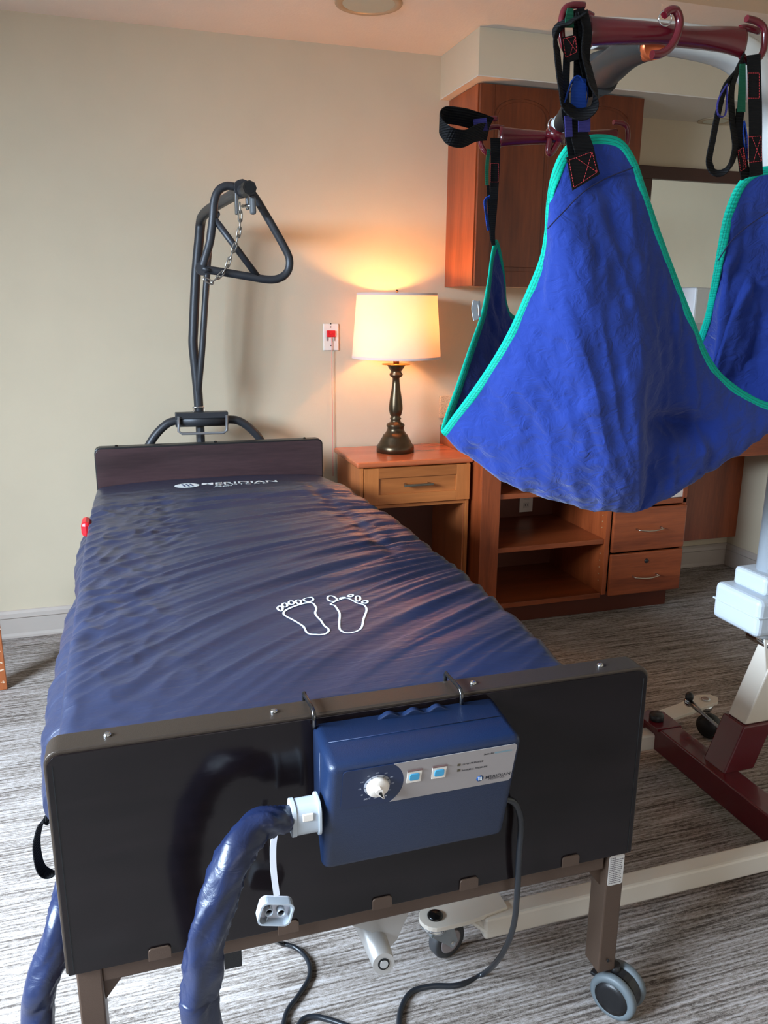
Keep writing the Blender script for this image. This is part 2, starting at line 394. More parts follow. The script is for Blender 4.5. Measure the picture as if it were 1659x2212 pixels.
# soffit over the cabinets and a bulkhead nearer the camera
SOF_Y = 3.10; SOF_Z = 2.213
sof = struct('ceiling_soffit', MB().box((1.343, SOF_Y, SOF_Z + .004), (R_, B_, H_ - .0005)), PAINT)
MB().box((1.343, SOF_Y + .001, SOF_Z), (R_, B_, SOF_Z + .004)).build('soffit_underside', SOFFW, sof)
bk = struct('ceiling_bulkhead', MB().box((1.3, F_, 2.25), (R_, 2.31, H_ - .0005)), PAINT)

# recessed ceiling lights
def downlight(c, r, label, depth=0.10, mat_can=None):
    t = empty('recessed_ceiling_light', c, label, 'ceiling light', 'recessed ceiling lights')
    c = Vector(c)
    MB().lathe([(r - .014, -.001), (r - .012, -.004), (r + .002, -.006), (r + .012, -.004), (r + .014, -.0008), (r - .02, -.0004)], c, 48).build('trim_ring', mat('downlight_trim', (176, 158, 132), 0.4, 0.2), t)
    MB().lathe([(r - .013, -.003), (r - .014, .004), (r - .018, .03), (r - .034, depth)], c, 48).build('reflector_cone', mat('downlight_reflector', (200, 206, 200), 0.3, 0.8), t)
    MB().lathe([(0, depth - .002), (r - .035, depth)], c, 32).build('socket_plate', mat('dark_socket_plate', (70, 60, 54), .6), t)
    MB().lathe([(0, depth - .05), (.03, depth - .044), (.036, depth - .02), (.02, depth - .004)], c, 24).build('unlit_bulb', mat('unlit_bulb', (190, 186, 176), .3), t)
    return t
downlight(tuple(CAN), 0.104, 'silver recessed light in the ceiling above the table lamp')
d2 = atz(1540, 262, SOF_Z)
t2 = empty('recessed_ceiling_light', (d2.x, d2.y - .02, SOF_Z), 'small recessed light in the low soffit behind the right sling straps', 'ceiling light', 'recessed ceiling lights')
MB().lathe([(.055, -.002), (.062, -.006), (.078, -.006), (.082, -.001), (.055, -.001)], (d2.x, d2.y - .02, SOF_Z), 40).build('trim_ring', mat('downlight_trim', (176, 158, 132)), t2)
MB().lathe([(.0, -.0015), (.03, -.002), (.055, -.004)], (d2.x, d2.y - .02, SOF_Z), 40).build('reflector_cone', mat('downlight_reflector', (190, 196, 188)), t2)

# ================================================================== WALL PLATE with nurse call
def wall_call():
    a = at(696, 699, B_); b = at(731, 757, B_); cx = (a.x + b.x) / 2; z1, z0 = a.z, b.z; x0, x1 = a.x + .003, b.x
    t = empty('call_switch', (cx, B_, (z0 + z1) / 2), 'white wall plate with red pull switch and pink cord beside the lamp', 'switch')
    MB().box((x0, B_ - .008, z0), (x1, B_, z1), .003).build('wall_plate', IVORY, t)
    m = MB().box((cx - .019, B_ - .016, z0 + .058), (cx + .019, B_ - .0075, z0 + .086), .002); m.prism([(cx - .017, B_ - .0155, z0 + .085), (cx + .017, B_ - .0155, z0 + .085), (cx, B_ - .0155, z0 + .068)], (0, -.004, 0))
    m.build('red_switch', REDP, t)
    for q in (-.016, .016): MB().box((cx + q - .003, B_ - .011, z0 + .042), (cx + q + .003, B_ - .0075, z0 + .058)).build('switch_slot', mat('grey_slot', (150, 130, 125), .6), t)
    for zz in (z0 + .101, z0 + .114, z0 + .022):
        MB().lathe([(.0028, 0), (.0028, .0015)], (cx, B_ - .0078, zz), 12, Matrix.Rotation(PI / 2, 3, 'X')).build('screw', HOLE, t)
    MB().tube(smooth_path([(cx + .002, B_ - .012, z0 + .058), (cx + .003, B_ - .014, z0 + .02), (cx + .003, B_ - .012, z0 - .1), (cx + .004, B_ - .012, .62)], 6), .0016, 6).build('pull_cord', PINKC, t)
wall_call()

# ================================================================== UPPER CABINET
def arch_door(parent, x0, x1, y, z0, z1, hinge):
    """raised-panel door with an arched top rail; y is the front face"""
    d = empty_part('door', (x0, y, z0), parent)
    return d
def upper_cabinet():
    x0, x1, yf, z0, z1 = 1.383, 2.123, 3.19, 1.437, SOF_Z
    t = empty('wall_cabinet', (x0, B_, z0), 'reddish cherry wall cabinet with two arched doors under the soffit', 'cabinet')
    th = .018
    MB().box((x0, yf, z0 + .014), (x0 + th, B_, z1 - .002), .001).build('side_panel', CHZ, t)
    MB().box((x1 - th, yf, z0 + .014), (x1, B_, z1 - .002), .001).build('side_panel', CHZ, t)
    MB().box((x0 + th, yf + .002, z0 + .014), (x1 - th, B_, z0 + .032)).build('bottom_panel', mat('pale_laminate', (190, 160, 130), .5), t)
    MB().box((x0 + th, yf + .002, z1 - .02), (x1 - th, B_, z1 - .002)).build('top_panel', CHX, t)
    MB().box((x0 + th, B_ - .008, z0 + .032), (x1 - th, B_, z1 - .02)).build('back_panel', CHX, t)
    xm = (x0 + x1) / 2
    for k, (a, b) in enumerate(((x0 + .002, xm - .002), (xm + .002, x1 - .002))):
        f = yf - .02; za, zb = z0 + .012, z1 - .006; s = .062
        n = 20; cx = (a + b) / 2; hw = (b - a) / 2 - s; spring = zb - .105
        arc = lambda ins, r0: [(cx + (hw - ins) * math.cos(th_), spring - ins * 0.4 + (.062 - ins * .25) * math.sin(th_)) for th_ in [PI * j / n for j in range(n + 1)]]
        m = MB()
        m.box((a, f, za), (b, yf - .009, zb), .002)   # backing slab
        D = m.build('door', DOORW, t)
        m = MB()
        m.box((a, f - .004, za), (a + s, f + .001, zb), .0015).box((b - s, f - .004, za), (b, f + .001, zb), .0015).box((a + s, f - .004, za), (b - s, f + .001, za + s), .0015)
        A = arc(0, 0)   # right to left along the arch
        top = [(b - s, zb), (a + s, zb)]
        for j in range(n):
            p, q = A[j], A[j + 1]
            m.prism([(p[0], f - .004, p[1]), (q[0], f - .004, q[1]), (q[0], f - .004, zb), (p[0], f - .004, zb)], (0, .005, 0))
        m.build('door_frame', DOORW, D)
        ins = .016; A2 = arc(ins, 0)
        poly = [(cx + hw - ins, f, za + s + ins)] + [(p[0], f, p[1]) for p in A2] + [(cx - hw + ins, f, za + s + ins)]
        m = MB(); m.prism(poly, (0, -.004, 0), .0016)
        m.build('raised_panel', DOORW, D)
        MB().tube([(xm + (-.03 if k == 0 else .03), f - .004, z0 + .05), (xm + (-.03 if k == 0 else .03), f - .03, z0 + .06), (xm + (-.03 if k == 0 else .03), f - .03, z0 + .14), (xm + (-.03 if k == 0 else .03), f - .004, z0 + .15)], .004, 8).build('handle', NICKEL, D)
upper_cabinet()

# ================================================================== DESK / DRAWER UNIT
def bow_handle(parent, c, w, m=None, name='handle'):
    c = Vector(c)
    pts = [c + Vector((-w / 2, 0, 0)), c + Vector((-w / 2, -.02, 0))] + [c + Vector((w * (u - .5), -.024 - .012 * math.sin(PI * u), -.004 * math.sin(PI * u))) for u in [k / 8 for k in range(9)]] + [c + Vector((w / 2, -.02, 0)), c + Vector((w / 2, 0, 0))]
    MB().tube(pts, .0042, 10, sy=.7).build(name, m or NICKEL, parent)
def desk():
    X0, X1, yf, yb = 1.378, 2.404, 3.0, B_ - .001
    t = empty('built_in_desk', (X0, yb, 0), 'built in cherry desk with open shelves, two drawers and a knee space', 'desk')
    zc = .832
    MB().box((X0, yf + .018, 0), (X0 + .018, yb, zc), .001).build('side_panel', CHZ, t)
    MB().box((X0 - .0005, yf, 0.0), (1.465, yf + .02, zc), .0015).build('face_stile', CHZ, t)
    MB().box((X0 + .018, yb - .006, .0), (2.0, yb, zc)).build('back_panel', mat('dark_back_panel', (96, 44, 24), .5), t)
    MB().box((1.447, yf + .03, .1), (1.465, yb - .006, zc)).build('side_panel', CHZ, t)
    pm = MB().box((1.992, yf + .004, .1), (2.014, yb - .006, zc))
    div = pm.build('side_panel', CHZ, t)
    MB().box((2.386, yf + .004, .1), (2.404, yb, zc)).build('side_panel', CHZ, t)
    for z in (.106, .362, .60):
        MB().box((1.465, yf + .012, z - .022), (1.992, yb - .006, z), .001).build('shelf', CHX, t)
    for z in [.16 + .032 * k for k in range(5)] + [.41 + .028 * k for k in range(6)]:
        MB().lathe([(.0028, 0), (.0028, .002)], (1.9915, yf + .035, z), 8, Matrix.Rotation(-PI / 2, 3, 'Y')).build('peg_hole', mat('peg_hole', (170, 130, 90), .5), t)
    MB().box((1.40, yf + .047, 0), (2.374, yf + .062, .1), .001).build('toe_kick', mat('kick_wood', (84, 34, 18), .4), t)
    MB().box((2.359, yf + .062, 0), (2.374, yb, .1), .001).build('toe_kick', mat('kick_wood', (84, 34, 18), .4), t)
    MB().box((2.014, yf + .004, .506), (2.404, yf + .024, .53), .001).build('rail', CHX, t)
    MB().box((2.014, yf + .024, .51), (2.404, yb, .53), .001).build('rail', CHX, t)
    pn = MB().box((2.10, yf + .012, .532), (2.402, yf + .03, .80), .001).build('pale_panel', mat('pale_panel', (206, 192, 180), .35, vary=.06, vscale=5, stretch=(1, 1, 4)), t)
    pn['label'] = 'pale laminate front above the drawers'
    MB().tube(smooth_path([(2.20, yf + .011, .56), (2.28, yf + .011, .60), (2.40, yf + .011, .625)], 6), .0015, 6).build('panel_streak', mat('grey_line', (140, 130, 124), .5), pn)  # thin grey line running diagonally across the pale panel
    for (z0, z1, lock) in ((.300, .500, 0), (.094, .292, 1)):
        m = MB().box((2.018, yf - .014, z0), (2.400, yf + .004, z1), .006)
        d = m.build('drawer', CHX, t)
        bow_handle(d, (2.2, yf - .014, z0 + (.105 if not lock else .088)), .125)
        if lock:
            MB().lathe([(0, -.004), (.009, -.004), (.011, 0)], (2.205, yf - .014, z0 + .155), 16, Matrix.Rotation(PI / 2, 3, 'X').inverted()).build('lock', BLACKP, d)
    MB().box((2.404, B_ - .06, .17), (R_ - .001, B_ - .042, .72), .001).build('modesty_panel', CHZ, t)
    MB().box((2.404, yf + .03, .70), (R_ - .001, yf + .05, zc), .001).build('apron', CHX, t)
    MB().box((X0 + .009, yf - .012, zc), (R_ - .001, yb, zc + .034), .004).build('countertop', STONE, t)
    MB().box((X0 - .009, yb - .02, zc + .034), (R_ - .001, yb, .967), .002).build('backsplash', STONE, t)
desk()
def outlet(c):
    t = empty('wall_outlet', c, 'cream duplex outlet inside the open desk shelf bay', 'outlet')
    c = Vector(c); MB().box(c + Vector((-.036, -.006, -.055)), c + Vector((.036, 0, .055)), .002).build('cover_plate', IVORY, t)
    for z in (-.02, .02):
        r = MB().box(c + Vector((-.015, -.009, z - .013)), c + Vector((.015, -.006, z + .013)), .002).build('receptacle', mat('socket_white', (205, 196, 186), .4), t)
        MB().box(c + Vector((-.008, -.0095, z - .004)), c + Vector((-.005, -.0085, z + .006))).box(c + Vector((.005, -.0095, z - .004)), c + Vector((.008, -.0095 + .001, z + .006))).build('slot', HOLE, r)
o_ = at(1136, 1082, B_ - .008); outlet((o_.x, B_ - .0075, o_.z))
# mirror
def mirror():
    x0, x1, z0, z1 = at(1352, 352, B_).x, R_ - .01, .985, 2.008
    t = empty('wall_mirror', (x0, B_, z0), 'large wall mirror in a dark brown frame above the desk', 'mirror')
    fr = mat('dark_frame_wood', (62, 30, 20), .4); w = .056
    for nm, a, b in (('frame_rail', (x0, z1 - w), (x1, z1)), ('frame_rail', (x0, z0), (x1, z0 + .03)), ('frame_stile', (x0, z0 + .03), (at(1404, 384, B_).x, z1 - w)), ('frame_stile', (x1 - w, z0 + .03), (x1, z1 - w))):
        MB().box((a[0], B_ - .022, a[1]), (b[0], B_ - .0005, b[1]), .002).build(nm, fr, t)
    g = bpy.data.materials.new('mirror_glass'); g.use_nodes = True; b = g.node_tree.nodes['Principled BSDF']; b.inputs['Metallic'].default_value = 1; b.inputs['Roughness'].default_value = .03; b.inputs['Base Color'].default_value = (.86, .88, .84, 1)
    MB().box((x0 + .03, B_ - .008, z0 + .02), (x1 - .03, B_ - .002, z1 - .03)).build('mirror_glass', g, t)
mirror()
def white_box():
    a = at(1494, 616, 3.34); x0, x1 = a.x, a.x + .20
    t = empty('dispenser_box', (x0, 3.34, .866), 'tall white box standing on the desk in front of the mirror', 'box')
    z1 = a.z - .01; M = Matrix.Translation((x0, 3.3, 0)) @ Matrix.Rotation(.42, 4, 'Z') @ Matrix.Translation((-x0, -3.3, 0))
    MB().box((x0, 3.3, .8665), (x1, 3.39, z1), .01, M).build('case', mat('white_case', (206, 210, 214), .4), t)
    MB().box((x0 + .02, 3.298, 1.0), (x1 - .02, 3.301, 1.3), .001, M).build('front_plate', WHITEP, t)
white_box()

# ================================================================== NIGHTSTAND
def nightstand():
    x0, x1, yf, yb, zt = .862, 1.376, 3.085, B_ - .018, .752
    t = empty('nightstand', (x0, yb, 0), 'light cherry nightstand with one shaker drawer, open below, beside the bed', 'nightstand')
    m = MB(); m.box((x0, yf, zt - .024), (x1, yb, zt), .009, seg=3); m.build('top', NSTOP, t)
    a, b, f = x0 + .016, x1 - .016, yf + .02
    MB().box((a, f, 0), (a + .02, yb, zt - .024), .001).build('side_panel', NSSIDE, t)
    MB().box((b - .02, f, 0), (b, yb, zt - .024), .001).build('side_panel', NSSIDE, t)
    MB().box((a, f - .012, 0), (a + .013, f, zt - .024), .001).build('face_stile', NSZ, t)
    MB().box((b - .013, f - .012, 0), (b, f, zt - .024), .001).build('face_stile', NSZ, t)
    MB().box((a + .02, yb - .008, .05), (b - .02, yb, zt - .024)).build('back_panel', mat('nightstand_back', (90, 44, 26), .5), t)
    MB().box((a + .02, f, .06), (b - .02, yb - .008, .08)).build('shelf', NSX, t)
    MB().box((a + .02, f + .004, .556), (b - .02, yb - .008, .57)).build('drawer_rail', NSX, t)
    MB().box((a + .02, f, .02), (b - .02, f + .015, .06)).build('kick_board', NSX, t)
    MB().box((a + .012, f - .004, .552), (b - .012, f + .006, .566), .001).build('drawer_rail', NSX, t)
    # drawer: frame-and-panel
    za, zb = .572, zt - .027; g = f - .022; s = .062
    D = MB().box((a + .014, g + .008, za + .002), (b - .001, f, zb - .002)).build('drawer', NSX, t)
    MB().box((a + .014, g, za), (a + .014 + s, f - .006, zb), .001).build('drawer_stile', NSZ, D)
    MB().box((b - .001 - s, g, za), (b - .001, f - .006, zb), .001).build('drawer_stile', NSZ, D)
    MB().box((a + .014 + s, g, zb - .042), (b - .001 - s, f - .006, zb), .001).build('drawer_rail', NSX, D)
    MB().box((a + .014 + s, g, za), (b - .001 - s, f - .006, za + .042), .001).build('drawer_rail', NSX, D)
    h = (za + zb) / 2 + .004; c = at(901, 1044, g).x
    M = MB().box((c - .064, g - .028, h - .005), (c + .064, g - .020, h + .005), .002)
    M.box((c - .056, g - .022, h - .004), (c - .048, g + .008, h + .004), .001).box((c + .048, g - .022, h - .004), (c + .056, g + .008, h + .004), .001)
    M.build('handle', mat('satin_nickel', (150, 146, 138), .32, 1.0), D)
nightstand()

# ================================================================== TABLE LAMP
def lamp():
    Y = 3.30; zb = .7525; c = Vector((at(854, 960, Y).x, Y, zb))
    k = (at(900, 860, Y) - at(800, 860, Y)).x / 100       # metres per pixel at the lamp
    zt = lambda py: at(854, py, Y).z
    t = empty('table_lamp', c, 'turned bronze table lamp with a lit drum shade on the nightstand', 'lamp')
    P = [(39, 967), (39, 955), (36, 951), (33, 947), (31, 941), (27, 935), (26, 931), (22, 928), (18, 921), (17, 915), (19, 911), (18, 907), (11, 903), (10, 898), (12, 895), (9, 892), (12, 887), (14.5, 876), (14, 866), (12, 850), (9.5, 834), (7.5, 818), (7, 808), (13, 804), (14, 799), (10, 795), (12, 791), (15, 787), (18, 781), (18, 779)]
    z0 = zt(967); prof = [(r * k, (zt(y) - z0)) for r, y in P]
    MB().lathe([(0, 0)] + prof, c, 56).build('base', LAMPM, t)
    MB().lathe([(0, -.001), (29 * k, 0), (29 * k, .003), (0, .004)], (c.x, c.y, zb + zt(779) - z0), 40).build('drip_plate', mat('lit_brass', (160, 120, 60), .35, .8), t)
    MB().lathe([(6 * k, 0), (6 * k, .035), (4 * k, .04)], (c.x, c.y, zb + zt(777) - z0), 20).build('neck', mat('brushed_brass', (140, 110, 80), .35, .9), t)
    zs0, zs1 = zb + zt(765) - z0, zb + zt(624) - z0; r0, r1 = 90 * k, 80 * k
    sm = bpy.data.materials.new('linen_shade'); sm.use_nodes = True; nt = sm.node_tree; nt.nodes.clear()
    o = nt.nodes.new('ShaderNodeOutputMaterial'); mx = nt.nodes.new('ShaderNodeMixShader'); d = nt.nodes.new('ShaderNodeBsdfDiffuse'); tr = nt.nodes.new('ShaderNodeBsdfTranslucent')
    d.inputs[0].default_value = lin(236, 206, 190); tr.inputs[0].default_value = lin(255, 216, 190); mx.inputs[0].default_value = .19
    nt.links.new(d.outputs[0], mx.inputs[1]); nt.links.new(tr.outputs[0], mx.inputs[2]); nt.links.new(mx.outputs[0], o.inputs[0])
    n = 72; vs = []; fs = []
    rings = [(r0, zs0), (r0 * .75 + r1 * .25, lerp(zs0, zs1, .25)), (r0 * .5 + r1 * .5, lerp(zs0, zs1, .5)), (r1, zs1)]
    for r, z in rings:
        for q in range(n): vs.append((c.x + r * math.cos(2 * PI * q / n), c.y + r * math.sin(2 * PI * q / n), z))
    for i in range(3):
        for q in range(n): fs.append((i * n + q, i * n + (q + 1) % n, (i + 1) * n + (q + 1) % n, (i + 1) * n + q))
    S = MB().add(vs, fs, True).build('lamp_shade', sm, t)
    tp = mat('shade_tape', (226, 196, 186), .8)
    for r, z in ((r0, zs0), (r1, zs1)):
        rr = r + .0006; h = .010 * (1 if z == zs0 else -1)
        MB().lathe([(rr, 0), (rr + (r1 - r0) / (zs1 - zs0) * h, h)], (c.x, c.y, z), 72, smooth=True).build('shade_trim', tp, S)
    # strip the caps of the trims (keep them open)
    for ch in S.children:
        me = ch.data; bm = bmesh.new(); bm.from_mesh(me); bmesh.ops.delete(bm, geom=[f for f in bm.faces if len(f.verts) > 4], context='FACES_ONLY'); bm.to_mesh(me); bm.free()
    # harp, spider, finial, bulb
    zt2 = zs1 - .004
    m = MB()
    for q in range(3): a = 2 * PI * q / 3 + .3; m.tube([(c.x, c.y, zt2 - .006), (c.x + r1 * math.cos(a), c.y + r1 * math.sin(a), zt2)], .0015, 6)
    m.build('spider', DKROD, t)
    m = MB()
    zn = zb + zt(777) - z0 + .03
    m.tube(smooth_path([(c.x, c.y - .01, zn), (c.x, c.y - .045, zn + .06), (c.x, c.y - .045, zt2 - .06), (c.x, c.y, zt2 - .008), (c.x, c.y + .045, zt2 - .06), (c.x, c.y + .045, zn + .06), (c.x, c.y + .01, zn)], 5), .0016, 6); m.build('harp', DKROD, t)
    MB().lathe([(0, -.005), (.004, -.003), (.003, .004), (.006, .009), (.005, .014), (0, .016)], (c.x, c.y, zt2 + .002), 16).build('finial', LAMPM, t)
    bm_ = bpy.data.materials.new('bulb_glow'); bm_.use_nodes = True; b = bm_.node_tree.nodes['Principled BSDF']; b.inputs['Emission Color'].default_value = (1, .55, .22, 1); b.inputs['Emission Strength'].default_value = 20
    zbulb = lerp(zs0, zs1, .42)
    bl = MB().lathe([(0, -.05), (.013, -.048), (.014, -.03), (.024, -.008), (.029, .012), (.022, .032), (0, .04)], (c.x, c.y, zbulb), 20).build('bulb', bm_, t)
    bl.visible_shadow = True
    l = bpy.data.lights.new('lamp_bulb_light', 'POINT'); l.energy = 7.5; l.color = (1, .42, .12); l.shadow_soft_size = .032
    lo = bpy.data.objects.new('lamp_bulb_light', l); C.objects.link(lo); lo.location = (c.x, c.y - .0, zbulb + .055); lo['kind'] = 'helper'
lamp()

# ================================================================== WOOD PANEL at the left edge
def left_panel():
    p = atz(17, 1489, 0); a = .20
    t = empty('furniture_end', p, 'worn orange wood furniture end with chipped edges standing left of the bed', 'furniture')
    M = Matrix.Translation(p) @ Matrix.Rotation(a, 4, 'Z')
    wm = wood('worn_orange_wood', (150, 80, 40), (178, 100, 56), 'z', .4)
    MB().box((-.11, 0, .0), (0, .03, .50), .003, M).build('end_panel', wm, t)
    MB().box((-.13, -.01, .50), (.0, .05, .52), .004, M).build('top_board', wm, t)
    m = MB(); rnd = random.Random(3)
    for z in (.028, .031, .034, .075, .078, .105, .108, .15, .235):
        w = rnd.uniform(.004, .018); x = -rnd.uniform(.0, .012); m.box((x - w, -.0008, z), (x, .0, z + rnd.uniform(.0015, .004)), 0, M)
    o = m.build('chipped_edge', mat('bare_chips', (220, 190, 160), .8), t); o['kind'] = 'stuff'
left_panel()

# ================================================================== BED
BX0, BX1, BYF = -0.151, 0.849, 1.113
bed = empty('hospital_bed', (.35, 2.1, 0), 'dark framed hospital bed with walnut laminate head and foot boards', 'bed')
def rrect(x0, x1, z0, z1, r, corners=(1, 1, 1, 1), n=6):
    """outline in x,z; corners bl br tr tl"""
    out = []
    for (cx, cz, a0, on, px_, pz_) in ((x0 + r, z0 + r, PI, corners[0], x0, z0), (x1 - r, z0 + r, 1.5 * PI, corners[1], x1, z0), (x1 - r, z1 - r, 0, corners[2], x1, z1), (x0 + r, z1 - r, .5 * PI, corners[3], x0, z1)):
        if on: out += [(cx + r * math.cos(a0 + .5 * PI * k / n), cz + r * math.sin(a0 + .5 * PI * k / n)) for k in range(n + 1)]
        else: out.append((px_, pz_))
    return out
def bed_board(name, x0, x1, yf, z0, z1, th, panel_m, screws, front=-1):
    e = MB(); pr = rrect(x0, x1, z0, z1, .022, (0, 0, 1, 1))
    e.prism([(x, yf, z) for x, z in pr], (0, th, 0), .003)
    b = e.build(name, BRONZE if front < 0 and name == 'footboard' else BLACKP, bed)
    pr = rrect(x0 + .004, x1 - .004, z0 - .0, z1 - .006, .02, (0, 0, 1, 1))
    MB().prism([(x, yf - .0025, z) for x, z in pr], (0, .004, 0), .0008).build('laminate_panel', panel_m, b)
    for s in screws:
        MB().lathe([(.006, -.001), (.006, .002), (.004, .0045), (0, .005)], (s, yf + th * .5, z1), 14).build('screw', CHROME if name == 'footboard' else DKROD, b)
    return b
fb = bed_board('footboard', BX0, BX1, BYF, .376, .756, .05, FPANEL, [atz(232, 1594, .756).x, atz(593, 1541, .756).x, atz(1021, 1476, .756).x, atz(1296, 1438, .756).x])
# edge strips of the panel
for x in (BX0 + .012, BX1 - .012): MB().box((x - .0006, BYF - .0032, .378), (x + .0006, BYF - .002, .735)).build('panel_groove', HOLE, fb)
HYF = 3.16; ha, hb = at(202, 964, HYF), at(697, 951, HYF)
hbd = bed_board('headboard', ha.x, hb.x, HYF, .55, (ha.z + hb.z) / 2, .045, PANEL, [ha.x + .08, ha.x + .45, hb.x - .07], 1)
# brown steel end frame: rail, tabs, legs, casters
MB().box((BX0 + .05, BYF + .012, .338), (BX1 - .05, BYF + .045, .385), .003).build('foot_rail', BROWNS, bed)
for px_, py_ in ((345, 2053), (622, 1998), (824, 1945), (1011, 1904), (1230, 1855)):
    p = at(px_, py_, BYF); pr = rrect(p.x - .0175, p.x + .0175, p.z - .012, p.z + .010, .006, (0, 0, 1, 1), 4)
    MB().prism([(x, BYF - .003, z) for x, z in pr], (0, -.003, 0), .0007).build('clip_tab', BROWNS, bed)
def bed_leg(x, y, sx, front):
    L = MB().box((x - .019, y, .100), (x + .019, y + .05, .378), .003).build('leg', BROWNS, bed)
    MB().lathe([(.003, 0), (.003, .002)], (x, y - .0015, .128), 8, Matrix.Rotation(PI / 2, 3, 'X')).build('bolt', HOLE, L)
    # gusset
    MB().prism([(x - sx * .019, y + .02, .338), (x - sx * .055, y + .02, .338), (x - sx * .019, y + .02, .29)], (0, .012, 0)).build('gusset', BROWNS, L)
    return L
def twin_caster(c, yaw, group=None):
    """twin-wheel caster, grey tyres, black hub discs"""
    c = Vector(c); M = Matrix.Translation(c) @ Matrix.Rotation(yaw, 4, 'Z'); R = .047
    k = MB(); ax = Matrix.Rotation(PI / 2, 3, 'Y')
    k.lathe([(.010, 0), (.010, .03)], Vector((0, .01, .072)), 12)
    body = [(R * .92 * math.cos(a), R * .92 * math.sin(a) + R) for a in [PI * (-.05) + PI * 1.1 * j / 12 for j in range(13)]]
    k.prism([(-.011, y, z) for y, z in body], (.022, 0, 0), .001)
    k.box((-.008, .036, .052), (.008, .058, .06), .002)
    v = [M @ Vector(p) for p in k.v]; k.v = [tuple(p) for p in v]
    B = k.build('caster', BLACKP, bed)
    for s in (-1, 1):
        w = MB().lathe([(R - .016, s * .013), (R - .004, s * .013), (R, s * .017), (R, s * .027), (R - .004, s * .031), (R - .014, s * .032), (R - .014, s * .0315)][::1], Vector((0, 0, R)), 36, ax)
        w.v = [tuple(M @ Vector(p)) for p in w.v]; W_ = w.build('wheel', TYRE, B)
        w = MB().lathe([(0, s * .0335), (R - .026, s * .034), (R - .013, s * .0325), (R - .013, s * .014)], Vector((0, 0, R)), 36, ax)
        w.v = [tuple(M @ Vector(p)) for p in w.v]; w.build('hub_disc', BLACKP, W_)
rl = bed_leg(.823, BYF + .008, 1, True); ll = bed_leg(-.119, BYF + .008, -1, True)
p0 = at(1315, 2146, 1.15)
twin_caster((p0.x, 1.122, 0), .55); twin_caster((-.119, 1.122, 0), .3)
bed_leg(.70, 3.17, 1, False); bed_leg(-.08, 3.17, -1, False); twin_caster((.70, 3.19, 0), .3); twin_caster((-.08, 3.19, 0), .3)
# warning sticker on right leg
lb = MB().prism([(.823 + a, BYF + .0075, b) for a, b in rrect(-.0165, .0165, .302, .368, .005)], (0, -.0006, 0)).build('warning_label', mat('sticker_white', (190, 184, 178), .5), bed); lb['label'] = 'white warning sticker with small grey print'
tx = MB(); rnd = random.Random(5)
for i, z in enumerate([.361 - .0042 * k for k in range(14)]):   # rows of print too small to read
    x = .823 - .0145
    while x < .823 + (.011 if i else -.002):
        w = rnd.uniform(.0015, .0042); tx.box((x, BYF + .0064, z), (min(x + w, .8375), BYF + .0069, z + .0016)); x += w + .0009
tx.build('label_print', mat('grey_print', (110, 104, 104), .7), lb)
# frame rails and deck
for x in (.06, .62): MB().box((x - .02, BYF + .05, .43), (x + .02, 3.16, .48), .004).build('side_rail', BROWNS, bed)
MB().box((-.11, BYF + .06, .48), (.72, 3.14, .50), .004).build('mattress_deck', GREYPW, bed)
for y in (1.3, 2.1, 2.95): MB().box((-.09, y - .02, .44), (.70, y + .02, .4795), .003).build('cross_member', BROWNS, bed)
# pale grey drive tube below the footboard
g = mat('pale_grey_metal', (176, 172, 168), .38, .4)
a0, a1 = at(792, 1985, 1.24), at(829, 2082, 1.11)
D = MB().tube([a0 + (a0 - a1) * .5, a0, a1], [.026, .026, .0195], 28).build('drive_tube', g, bed)
dd = (a1 - a0).normalized()
MB().tube([a1 - dd * .001, a1 + dd * .0012], .0105, 20).build('socket_hole', HOLE, D)
MB().tube([a1, a1 + dd * .002], .0075, 20).build('socket_pin', CHROME, D)
n_ = Vector((0, -1, .25)).normalized(); pts = [onp(x, y, (0, 1.17, .33), Vector((0, 1, 0))) for x, y in ((748, 1990), (762, 2001), (800, 2012), (828, 2062), (858, 2030), (882, 1975), (886, 1955), (750, 1975))]
MB().prism(pts, (0, .006, 0), .0008).build('drive_bracket', g, bed)
# dark strap end below the footboard
p = at(503, 2062, 1.25); MB().box((p.x - .016, 1.25, p.z - .03), (p.x + .016, 1.256, p.z + .2), .001).build('hanging_strap', BLACKP, bed)

